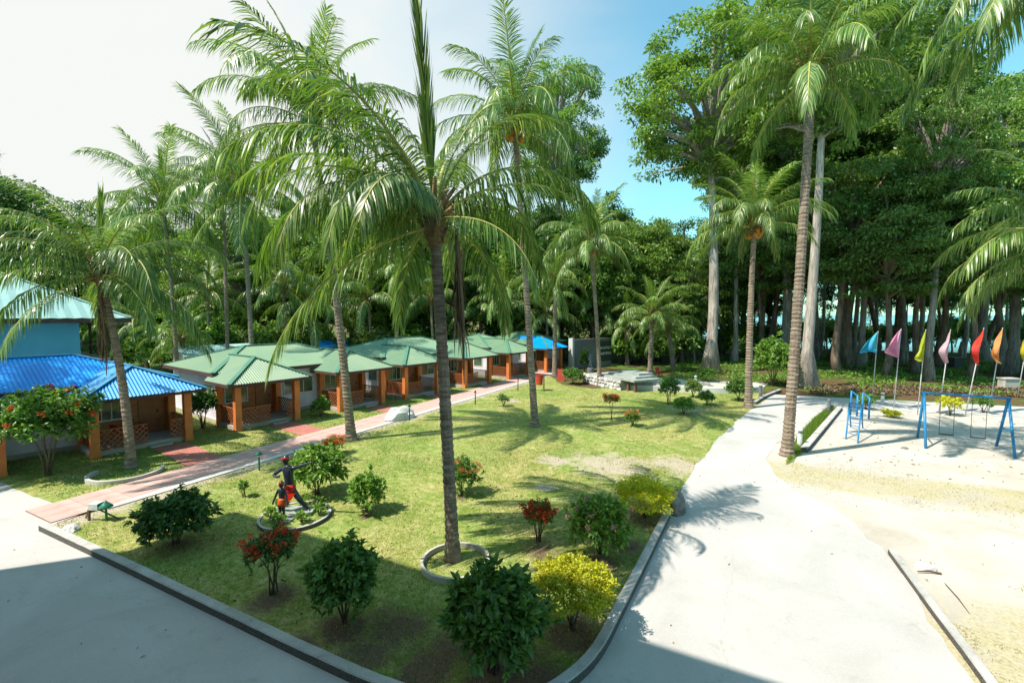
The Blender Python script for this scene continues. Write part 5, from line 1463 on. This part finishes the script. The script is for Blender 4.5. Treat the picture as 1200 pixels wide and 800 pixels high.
def jt(u, v, y, r, r2=None): J.append((*mp(u, v, y), r, r2 or r)); return len(J) - 1
E = []
pel = jt(340, 575, 0, 0.15, 0.12); wst = jt(340, 567, 0, 0.125, 0.10); che = jt(339, 557, 0, 0.17, 0.12); nk0 = jt(338, 550.5, 0, 0.10, 0.08)
nk = jt(337, 547.5, 0, 0.055); 
E += [(pel, wst), (wst, che), (che, nk0), (nk0, nk)]
shr = jt(345.5, 552, 0, 0.065); elr = jt(356, 548, -0.05, 0.05); wrr = jt(366, 544.5, -0.1, 0.038); har = jt(370, 543.3, -0.12, 0.04)
E += [(nk0, shr), (shr, elr), (elr, wrr), (wrr, har)]
shl = jt(331, 553, 0, 0.065); ell = jt(322, 560, -0.05, 0.05); wrl = jt(330, 559.5, -0.22, 0.04); hal = jt(334, 558, -0.24, 0.042)
E += [(nk0, shl), (shl, ell), (ell, wrl), (wrl, hal)]
hpr = jt(344, 578, 0, 0.10); knr = jt(353, 590, -0.04, 0.075); anr = jt(361, 602.3, 0.02, 0.05); tor = jt(365.5, 604.2, -0.06, 0.045, 0.03)
E += [(pel, hpr), (hpr, knr), (knr, anr), (anr, tor)]
hpl = jt(336, 578, 0, 0.10); knl = jt(333.5, 590, -0.12, 0.075); anl = jt(331, 602.3, 0.02, 0.05); tol = jt(329.0, 604.2, -0.12, 0.045, 0.03)
E += [(pel, hpl), (hpl, knl), (knl, anl), (anl, tol)]
skinned('body', J, E, M['statue_body'], man, 2, pel)
def head(parent, c, r, yaw=0.0, band=True, mat=None):
    """skull, jaw, nose, ears and a red band"""
    mb = MB()
    mb.lathe([(0.02, -1.25), (0.38, -1.2), (0.55, -0.95), (0.68, -0.5), (0.76, 0.0), (0.78, 0.4), (0.68, 0.8), (0.42, 1.08), (0.08, 1.18)], 14, sq=1.12)
    V = [(x * r, y * r, z * r) for x, y, z in mb.v]
    h = MB(); h.v = V; h.f = mb.f; h.mi = mb.mi
    o = h.build('head', mat or M['statue_body'], parent, c, True); o.rotation_euler = (0, 0, yaw)
    f = MB()
    f.add([(-0.12 * r, -0.8 * r, -0.42 * r), (0.12 * r, -0.8 * r, -0.42 * r), (0, -1.12 * r, -0.4 * r), (0, -0.82 * r, 0.12 * r)], [(0, 1, 2), (0, 2, 3), (2, 1, 3), (0, 3, 1)])
    for s in (-1, 1):
        f.box(s * 0.3 * r - 0.13 * r, s * 0.3 * r + 0.13 * r, -0.86 * r, -0.7 * r, 0.0, 0.12 * r)
        f.box(s * 0.79 * r - 0.05 * r, s * 0.79 * r + 0.05 * r, -0.18 * r, 0.16 * r, -0.4 * r, 0.2 * r)
    f.box(-0.25 * r, 0.25 * r, -0.74 * r, -0.6 * r, -0.74 * r, -0.64 * r)
    f.build('face', mat or M['statue_body'], o)
    if band:
        b = MB().lathe([(0.82 * r, 0.28 * r), (0.86 * r, 0.4 * r), (0.82 * r, 0.66 * r), (0.5 * r, 0.7 * r)], 14, sq=1.12)
        b.build('headband', M['red_cloth'], o)
    return o
head(man, mp(336.5, 541.5), 0.115, R(55))
cl = MB()
n = 20
prof = [(0.135, 0.14), (0.165, 0.05), (0.18, -0.06), (0.17, -0.16)]
cl.lathe([(r, z) for r, z in reversed(prof)], n, mp(340.5, 577), sq=0.85)
cl.add([mp(333, 581, -0.15), mp(350, 580, -0.15), mp(345, 588, -0.17), mp(339, 591, -0.18), mp(334, 584, -0.17)], [(0, 1, 2, 3, 4)])
cl.build('loincloth', M['red_cloth'], man, smooth=True)
bow = MB()
bow.tube([mp(370, 531, -0.13), mp(372.5, 538, -0.13), mp(371, 543.4, -0.13), mp(373, 549, -0.13), mp(371.5, 556, -0.13)], [0.008, 0.014, 0.017, 0.014, 0.008], 6)
bow.build('bow', M['post_brown'], man)
S1 = AT(331, 613, dS - 0.45)
base2 = Vector((S1.x, S1.y, 0))
pl = thing('statue_plinth', 'small grey slab under the boy statue', 'plinth', base2, sr)
MB().prism([(-0.32, -0.22), (0.3, -0.25), (0.36, 0.15), (-0.2, 0.24)], 0.05, 0.19).build('slab', M['flower_stone'], pl)
boy = thing('boy_statue', 'small dark statue of a boy with red headband and orange loincloth, beside the archer', 'statue', base2 + Vector((0, 0, 0.19)), sr)
k = 1.08 / 1.0
J = [(0, 0, 0.50, 0.085, 0.07), (0, 0, 0.60, 0.075, 0.06), (0, 0, 0.74, 0.10, 0.075), (0, 0, 0.83, 0.06), (0, 0, 0.87, 0.035),
     (0.10, 0, 0.80, 0.04), (0.15, -0.02, 0.62, 0.032), (0.19, -0.06, 0.46, 0.028), (0.2, -0.08, 0.41, 0.028),
     (-0.10, 0, 0.80, 0.04), (-0.17, 0.0, 0.63, 0.032), (-0.24, -0.02, 0.46, 0.028), (-0.25, -0.03, 0.40, 0.028),
     (0.05, 0, 0.46, 0.06), (0.055, -0.03, 0.26, 0.045), (0.06, 0.0, 0.05, 0.032), (0.07, -0.09, 0.022, 0.03, 0.02),
     (-0.05, 0, 0.46, 0.06), (-0.05, -0.02, 0.26, 0.045), (-0.055, 0.02, 0.05, 0.032), (-0.06, -0.08, 0.022, 0.03, 0.02)]
E = [(0, 1), (1, 2), (2, 3), (3, 4), (3, 5), (5, 6), (6, 7), (7, 8), (3, 9), (9, 10), (10, 11), (11, 12), (0, 13), (13, 14), (14, 15), (15, 16), (0, 17), (17, 18), (18, 19), (19, 20)]
skinned('body', J, E, M['statue_body'], boy, 2, 0)
head(boy, (0, 0, 0.98), 0.085, R(-15))
cl = MB().lathe([(0.125, 0.36), (0.12, 0.44), (0.105, 0.52), (0.09, 0.58)], 16, sq=0.85)
cl.build('loincloth', worn('orange_cloth', (0.7, 0.12, 0.03), (0.5, 0.07, 0.02), 6, 0.5), boy, smooth=True)
for i in range(7):
    a = i * 0.9 + 0.4; p = G(348, 607)
    shrub('low green plant inside the statue ring', 0, 0, 0.42, 0.34, 60 + i, 'leaf_light', 0.02, 0.09, 130, pos=Vector((p.x + 0.68 * math.cos(a), p.y + 0.68 * math.sin(a), 0)), z=0.14, name='bedding_plant', cat='plant', group='plants in the statue ring')

# --- garden lamps
def garden_lamp(label, u, v, h, mat, group=None, cap=0.13):
    p = G(u, v)
    t = thing('garden_lamp', label, 'lamp', (p.x, p.y, 0.0), 0, group)
    MB().lathe([(0.035, -0.05), (0.035, h * 0.8)], 10).build('post', mat, t)
    MB().lathe([(0.055, h * 0.8), (0.06, h * 0.82), (0.06, h * 0.92), (0.05, h * 0.93)], 12).build('lamp_glass', M['white_paint'], t, smooth=True)
    MB().lathe([(cap, h * 0.9), (cap * 1.02, h * 0.92), (cap * 0.75, h * 0.98), (cap * 0.3, h * 1.06), (0.02, h * 1.08)], 14).build('lamp_cap', mat, t, smooth=True)
    return t
p = G(125, 611)
t = thing('garden_lamp', 'green dome garden lamp with a white floodlight box beside the near path end', 'lamp', (p.x, p.y, 0), YAW)
MB().lathe([(0.03, -0.05), (0.03, 0.42)], 10).build('post', M['green_paint'], t)
MB().lathe([(0.06, 0.40), (0.17, 0.43), (0.17, 0.46), (0.09, 0.54), (0.03, 0.6), (0.02, 0.63)], 16).build('lamp_cap', M['green_paint'], t, smooth=True)
mb = MB(); mb.box(-0.42, -0.16, -0.1, 0.12, 0.38, 0.56); mb.build('floodlight', M['white_paint'], t)
MB().box(-0.17, -0.155, -0.09, 0.11, 0.395, 0.545).build('lens', M['green_paint'], t)
mb = MB(); mb.bar((-0.5, 0, -0.03), (-0.5, 0, 0.36), 0.05); mb.bar((-0.5, 0.02, 0.33), (0, 0.02, 0.37), 0.035); mb.bar((-0.25, 0.03, 0.36), (0.3, 0.1, 0.03), 0.03); mb.bar((-0.5, 0, 0.3), (-0.8, 0.2, 0.02), 0.03)
mb.build('stand', M['post_brown'], t)
garden_lamp('green garden lamp on a post left of the statues, by the path', 304, 552, 0.72, M['green_paint'])
garden_lamp('dark garden lamp beside the white boulder', 480, 493, 0.9, M['metal_dark'], None, 0.09)
garden_lamp('dark garden lamp at the path edge right of the ringed palm', 557, 474, 0.9, M['metal_dark'], None, 0.08)
garden_lamp('dark garden lamp just left of the slender lawn palm stem', 607, 458, 1.0, M['metal_dark'], None, 0.08)
def bollard(label, u, v, h, r, mat):
    p = G(u, v)
    t = thing('bollard_light', label, 'bollard', (p.x, p.y, 0.02))
    MB().lathe([(r * 1.25, 0), (r * 1.25, 0.05), (r, 0.06), (r, h * 0.72)], 12).build('post', mat, t)
    MB().lathe([(r * 0.8, h * 0.72), (r * 0.8, h * 0.88)], 12).build('lamp_glass', M['statue_grey'], t)
    MB().lathe([(r * 1.1, h * 0.88), (r * 1.1, h * 0.95), (r * 0.5, h)], 12).build('cap', mat, t)
bollard('white bollard light on the grass by the leaning palm foot', 937, 524, 0.85, 0.1, M['white_paint'])
bollard('grey bollard light near the far end of the play kerb', 971, 483, 0.8, 0.1, M['statue_grey'])
bollard('white bollard light behind the blue ladders', 1034, 473, 0.75, 0.1, M['white_paint'])
bollard('grey bollard light near the road end by the orange nut palm', 891, 466, 0.9, 0.11, M['statue_grey'])
bollard('short white bollard light on the wall at the lawn end', 815, 452, 0.85, 0.1, M['white_paint'])

# --- rocks
def rock(label, p, sx, sy, sz, seed, mat, rz=0.0, name='rock'):
    bm = bmesh.new()
    bmesh.ops.create_icosphere(bm, subdivisions=3, radius=1.0)
    for v in bm.verts:
        n = v.co.normalized()
        k = 1 + 0.32 * noise.noise(n * 1.6 + Vector((seed, 0, 0))) + 0.14 * noise.noise(n * 4 + Vector((0, seed, 0)))
        v.co = Vector((n.x * k * sx, n.y * k * sy, max(n.z * k, -0.35) * sz))
    me = bpy.data.meshes.new(name); bm.to_mesh(me); bm.free(); me.materials.append(mat)
    o = link(name, me, None, (p[0], p[1], sz * 0.28), rz)
    return tag(o, label, 'rock')
p = G(790, 596)
o = rock('dark grey rounded rock at the far end of the garden kerb', p, 0.35, 0.62, 0.42, 3, M['rock'], 0.2)
rock('large white boulder beside the pink path', G(469, 491), 0.95, 0.55, 0.55, 5, M['rock_white'], RROT, 'boulder')
rock('white stone at the near left corner of the garden kerb', G(84, 622), 0.24, 0.18, 0.14, 7, M['rock_white'])
rock('pale broken stone beside the right road kerb', G(1084, 666), 0.22, 0.16, 0.12, 9, M['rock_white'])
rock('small stone lying on the sand in front of the ladders', G(1060, 526), 0.14, 0.1, 0.08, 11, M['rock'])
p = G(1120, 705)
mb = MB(); a, b_ = G(1107, 686), G(1136, 720); mb.tube([a + Vector((0, 0, 0.06)), a.lerp(b_, 0.5) + Vector((0.02, 0, 0.05)), b_ + Vector((0, 0, 0.03))], [0.008, 0.012, 0.006], 6)
tag(mb.build('fallen_stick', M['post_brown']), 'thin stick lying on the dry grass by the right road kerb', 'stick')
mb = MB(); a, b_ = G(1075, 672), G(1103, 674); mb.tube([a + Vector((0, 0, 0.06)), a.lerp(b_, 0.5) + Vector((0, 0.03, 0.07)), b_ + Vector((0, 0, 0.05))], [0.012, 0.022, 0.02], 6)
tag(mb.build('fallen_stick', M['post_brown']), 'short curved stick lying in front of the pale broken stone', 'stick')

# --- play ground
def swing():
    a0, a1, b0, b1 = G(1075, 513), G(1085, 526), G(1167, 523), G(1190, 538)
    ta = (a0 + a1) / 2 + Vector((0, 0, 2.38)); tb = (b0 + b1) / 2 + Vector((0, 0, 2.38))
    o = (a0 + b1) / 2
    t = thing('swing_set', 'blue metal swing frame on the sand under the flags', 'swing', (o.x, o.y, 0.02))
    def loc(v): return v - t.location
    for f, tp in ((a0, ta), (a1, ta), (b0, tb), (b1, tb)):
        MB().tube([loc(f) + Vector((0, 0, -0.08)), loc(tp)], 0.055, 8).build('leg', M['blue_paint'], t, smooth=True)
    MB().tube([loc(ta) - (tb - ta) * 0.03, loc(tb) + (tb - ta) * 0.03], 0.05, 8).build('top_bar', M['blue_paint'], t, smooth=True)
    for (p, q, tp) in ((a0, a1, ta), (b0, b1, tb)):
        MB().tube([loc(p.lerp(tp, 0.42)), loc(q.lerp(tp, 0.42))], 0.03, 6).build('cross_bar', M['blue_paint'], t)
    for k in (0.3, 0.68):
        sw = ta.lerp(tb, k); d = (tb - ta).normalized() * 0.24
        s = sw - Vector((0, 0, 1.85))
        seat = MB(); seat.bar(loc(s - d), loc(s + d), 0.2, 0.035); so = seat.build('swing_seat', M['metal_dark'], t)
        for e in (-1, 1):
            MB().tube([loc(sw + d * e), loc(s + d * e)], 0.011, 5).build('chain', M['metal_dark'], so)
    return t
swing()
def ladders():
    a, b = G(991, 515), G(1005, 520); c, d = G(997, 500), G(1011, 501)
    t = thing('climbing_ladder', 'blue ladder climbing frame on the sand', 'play frame', (a.x, a.y, 0.02))
    L = lambda v, z=0.0: v - t.location + Vector((0, 0, z))
    H = 1.55
    ta, tb = a.lerp(c, 0.45), b.lerp(d, 0.45)
    for p, tp in ((a, ta), (b, tb), (c, ta), (d, tb)):
        MB().tube([L(p, -0.05), L(tp, H)], 0.035, 7).build('leg', M['blue_paint'], t, smooth=True)
    for k in (0.2, 0.42, 0.64, 0.86):
        MB().tube([L(a.lerp(ta, k), H * k), L(b.lerp(tb, k), H * k)], 0.02, 6).build('rung', M['blue_paint'], t)
        MB().tube([L(c.lerp(ta, k), H * k), L(d.lerp(tb, k), H * k)], 0.02, 6).build('rung', M['blue_paint'], t)
    MB().tube([L(ta, H), L(tb, H)], 0.03, 6).build('top_bar', M['blue_paint'], t)
    a, b = G(1004, 488), G(1018, 491)
    t2 = thing('climbing_rails', 'pair of blue posts with handrails behind the ladder climbing frame', 'play frame', (a.x, a.y, 0.02))
    L = lambda v, z=0.0: v - t2.location + Vector((0, 0, z))
    back = FW * 0.5
    for p in (a, b):
        for q, h in ((p, 1.25), (p + back, 1.45)):
            MB().tube([L(q, -0.05), L(q, h)], 0.05, 7).build('post', M['blue_paint'], t2, smooth=True)
        MB().tube([L(p, 1.22), L(p + back, 1.42)], 0.035, 6).build('handrail', M['blue_paint'], t2)
    MB().tube([L(a + back, 0.7), L(b + back, 0.7)], 0.03, 6).build('rung', M['blue_paint'], t2)
ladders()
# --- flags
def flag_mat(name, c, c2):
    m, nt = new_mat(name)
    co = N(nt, 'ShaderNodeTexCoord')
    n = noise_node(nt, 1.6, 3, 0.5, 0.5, co.outputs['Object'])
    r = ramp(nt, [(0.35, c2), (0.65, c)], n.outputs['Fac'])
    p = N(nt, 'ShaderNodeBsdfPrincipled'); p.inputs['Roughness'].default_value = 0.8; nt.links.new(r.outputs['Color'], p.inputs['Base Color'])
    t = N(nt, 'ShaderNodeBsdfTranslucent'); nt.links.new(r.outputs['Color'], t.inputs['Color'])
    mx = N(nt, 'ShaderNodeMixShader'); mx.inputs[0].default_value = 0.4
    nt.links.new(p.outputs['BSDF'], mx.inputs[1]); nt.links.new(t.outputs['BSDF'], mx.inputs[2])
    o = N(nt, 'ShaderNodeOutputMaterial'); nt.links.new(mx.outputs['Shader'], o.inputs['Surface'])
    return m
flags = [  # base u,v; pole top u,v; free corner u,v; lower hoist fraction; colour
    ('blue and green flag on a leaning white pole, leftmost of the flags', 1022, 467, 1029, 388, (1003, 414), (1026, 409), (0.05, 0.42, 0.72), (0.10, 0.55, 0.50)),
    ('pink flag blown sideways on a white pole', 1047, 479, 1056, 385, (1033, 412), (1049, 418), (0.86, 0.28, 0.50), (0.80, 0.45, 0.60)),
    ('lime yellow flag hanging narrow beside its white pole', 1075, 486, 1085, 386, (1072, 420), (1080, 424), (0.62, 0.66, 0.04), (0.5, 0.55, 0.05)),
    ('pale pink drooping flag on a white pole', 1100, 484, 1114, 386, (1103, 412), (1110, 427), (0.80, 0.58, 0.66), (0.75, 0.42, 0.52)),
    ('red drooping flag on a white pole', 1131, 486, 1153, 384, (1141, 412), (1146, 428), (0.72, 0.03, 0.02), (0.8, 0.08, 0.05)),
    ('orange drooping flag on a white pole', 1158, 484, 1175, 384, (1163, 418), (1170, 426), (0.72, 0.28, 0.08), (0.8, 0.4, 0.15)),
    ('yellow flag at the right edge of the view', 1192, 466, 1206, 388, (1196, 415), (1199, 424), (0.78, 0.62, 0.03), (0.7, 0.5, 0.04))]
for i, (lab, bu, bv, tu, tv, f1, f2, c, c2) in enumerate(flags):
    b = G(bu, bv); d = depth_of(b)
    t = thing('flag', lab, 'flag', (b.x, b.y, 0.02), 0, 'flags along the play ground edge')
    L = lambda v: v - t.location
    top = AT(tu, tv, d)
    MB().tube([L(b) - Vector((0, 0, 0.1)), L(b.lerp(top, 0.5)), L(top)], [0.03, 0.026, 0.018], 7).build('pole', M['pole'], t, smooth=True)
    k = 0.42
    low = top.lerp(b, 0.36); A1 = AT(*f1, d - 0.35); A2 = AT(*f2, d - 0.15)
    n, m = 9, 12
    V, F = [], []
    for y in range(m + 1):
        v = y / m
        h = top.lerp(low, v)
        # free edge bends from the pole top out to the two free corners and back to the pole
        if v < 0.72: fe = top.lerp(A1, v / 0.72)
        else: fe = A1.lerp(A2, (v - 0.72) / 0.28)
        for x in range(n + 1):
            u = x / n
            p = h.lerp(fe, u)
            w = 0.26 * math.sin(u * 8 + v * 4 + i) * math.sin(min(1, v * 2) * 1.57) * (0.25 + u) 
            V.append(L(p + FW * w + RT * 0.3 * w))
    for y in range(m):
        for x in range(n):
            F.append((y * (n + 1) + x, y * (n + 1) + x + 1, (y + 1) * (n + 1) + x + 1, (y + 1) * (n + 1) + x))
    MB().add(V, F).build('cloth', flag_mat('flag_cloth', c, c2), t, smooth=True)

# --- end of the path: bins, platform, sign wall
p = G(632, 458)
t = thing('litter_bin', 'red litter bin hung between two posts at the far lawn edge', 'bin', (p.x, p.y, 0), RROT + 1.57)
for s in (-1, 1): MB().box(s * 0.42 - 0.035, s * 0.42 + 0.035, -0.035, 0.035, -0.05, 1.35).build('post', M['post_brown'], t)
mb = MB(); mb.lathe([(0.26, 0.5), (0.33, 1.25), (0.35, 1.26), (0.35, 1.3), (0.3, 1.3), (0.28, 0.9)], 12, sq=0.8); mb.build('bucket', M['red_paint'], t, smooth=False)
p = G(657, 446)
t = thing('sign_board', 'red board leaning beside the last palm at the path end', 'board', (p.x, p.y, 0.0), YAW)
mb = MB(); mb.add([(-0.28, -0.3, 0), (0.28, -0.3, 0), (0.28, -0.24, 0), (-0.28, -0.24, 0), (-0.28, 0.1, 1.05), (0.28, 0.1, 1.05), (0.28, 0.16, 1.05), (-0.28, 0.16, 1.05)],
      [(0, 3, 2, 1), (4, 5, 6, 7), (0, 1, 5, 4), (1, 2, 6, 5), (2, 3, 7, 6), (3, 0, 4, 7)]); mb.build('board', M['red_paint'], t)
mb = MB(); mb.bar((0, 0.1, 0.9), (0, 0.5, 0.0), 0.05); mb.build('prop', M['post_brown'], t)
a, b = G(672, 433), G(716, 428)
ang = math.atan2((b - a).y, (b - a).x); W = (b - a).length
t = thing('sign_wall', 'dark grey sign wall with two rows of white lettering by the stone platform', 'wall', a, ang)
MB().box(0, W, 0, 0.35, -0.05, 3.25).build('panel', M['wall_grey'], t)
MB().box(-0.3, 0.0, -0.12, 0.47, -0.05, 3.4).build('lit_wall_end', M['whitewash'], t)  # sunlit end of the wall, its brightness put into a paler material
MB().box(W * 0.6, W + 0.15, -0.06, -0.004, 0.6, 2.9).build('sign_face', M['sign_dark'], t)
rgs = random.Random(8)
for r_, z in enumerate((2.0, 1.35)):
    x = W * 0.64
    let = MB()
    while x < W - 0.15:
        w = rgs.uniform(0.08, 0.15)
        let.box(x, x + 0.035, -0.075, -0.062, z, z + 0.3)
        let.box(x + 0.035, x + w, -0.075, -0.062, z + rgs.choice((0.0, 0.13, 0.26)), z + rgs.choice((0.0, 0.13, 0.26)) + 0.04)
        x += w + 0.06
    let.build('lettering', M['white_paint'], t)
# grey figure before the wall
p = G(692, 436)
t = thing('grey_statue', 'small grey standing figure in front of the sign wall', 'statue', (p.x, p.y, 0.02), YAW)
MB().lathe([(0.36, 0), (0.36, 0.4), (0.3, 0.45)], 12).build('pedestal', M['statue_grey'], t)
J = [(0, 0, 1.15, 0.16, 0.13), (0, 0, 1.4, 0.17, 0.13), (0, 0, 1.6, 0.09), (0, 0, 1.75, 0.12), (0, 0, 1.86, 0.09), (0.22, 0, 1.45, 0.06), (0.24, -0.1, 1.15, 0.05), (-0.22, 0, 1.45, 0.06), (-0.24, -0.1, 1.15, 0.05),
     (0.08, 0, 0.85, 0.12), (0.09, 0, 0.45, 0.1), (-0.08, 0, 0.85, 0.12), (-0.09, 0, 0.45, 0.1)]
E = [(0, 1), (1, 2), (2, 3), (3, 4), (2, 5), (5, 6), (2, 7), (7, 8), (0, 9), (9, 10), (0, 11), (11, 12)]
skinned('body', J, E, M['statue_grey'], t, 1, 0)
# stone platform with stepped slabs
c = G(705, 452)
a, b = G(681, 448), G(724, 458)
ang = math.atan2((b - a).y, (b - a).x); W = (b - a).length
t = thing('stone_platform', 'rough stone platform with stepped concrete slabs on top', 'platform', a, ang)
MB().box(0.1, W - 0.1, 0.15, 4.0, -0.05, 0.8).build('core', M['stone'], t)
rgs = random.Random(12)
sm = []
for i in range(4):
    bm = bmesh.new(); bmesh.ops.create_icosphere(bm, subdivisions=2, radius=0.5)
    for v in bm.verts:
        n = v.co.normalized(); v.co = v.co * (1 + 0.3 * noise.noise(n * 2 + Vector((i * 5, 0, 0))))
        v.co.y *= 0.5
    me = bpy.data.meshes.new('stone'); bm.to_mesh(me); bm.free(); me.materials.append(M['rock_white'] if i % 2 else M['stone']); sm.append(me)
z = 0.12
while z < 0.78:
    x = 0.1
    while x < W:
        w = rgs.uniform(0.3, 0.6)
        o = link('stone', sm[rgs.randrange(4)], t, (x + w / 2, 0.12 + 0.05 * rgs.random(), z), None, (w * 1.05, 0.5, rgs.uniform(0.32, 0.42)))
        x += w
    z += 0.27
MB().box(W * 0.35, W + 1.3, 0.5, 3.0, 0.803, 0.95).build('slab', M['flower_stone'], t)
MB().box(W * 0.45, W + 0.7, 1.2, 3.3, 0.953, 1.1).build('slab', M['flower_stone'], t)
MB().box(W * 0.5, W + 0.1, 2.0, 3.5, 1.103, 1.25).build('slab', M['flower_stone'], t)
for x in (W + 0.3, W + 1.1): MB().box(x - 0.1, x + 0.1, 0.7, 0.9, -0.05, 0.8).build('support', M['post_brown'], t)
chair_plastic('brown chair at the right end of the stone platform', G(757, 450), YAW + 2.6, M['chair_brown'])
chair_plastic('reddish chair beside the palm with the flared foot', G(772, 441), YAW + 0.4, M['chair_red'])
def block(name, label, u, v, sx, sy, sz, mat, cat):
    p = G(u, v)
    t = thing(name, label, cat, (p.x, p.y, 0), YAW)
    MB().box(-sx / 2, sx / 2, 0, sy, -0.05, sz).build('block', mat, t)
    MB().box(-sx / 2 - 0.06, sx / 2 + 0.06, -0.06, sy + 0.06, sz, sz + 0.1).build('cap', mat, t)
block('concrete_bench', 'pale concrete block bench at the right edge of the grove', 1186, 458, 1.1, 0.6, 0.9, M['plaza'], 'bench')
block('stone_block', 'grey block among the trees behind the red and pale pink flags', 1124, 433, 1.0, 0.8, 1.2, M['kerb'], 'block')

# where two or three look-alikes share a label, say which of them is meant
from collections import defaultdict
same = defaultdict(list)
for o in col.objects:
    if o.parent is None and o.get('label') and not o.get('kind'): same[o['label']].append(o)
def across(o):
    p = o.location
    return Vector((p.x, p.y, 0)).dot(RT) / max(depth_of(p), 0.1)
for lab, os_ in same.items():
    words = {2: ('left', 'right'), 3: ('left', 'middle', 'right'), 4: ('leftmost', 'second', 'third', 'rightmost')}.get(len(os_))
    if not words: continue
    for o, w in zip(sorted(os_, key=across), words):
        t = lab + ', %s one' % w
        if len(t.split()) <= 16: o['label'] = t
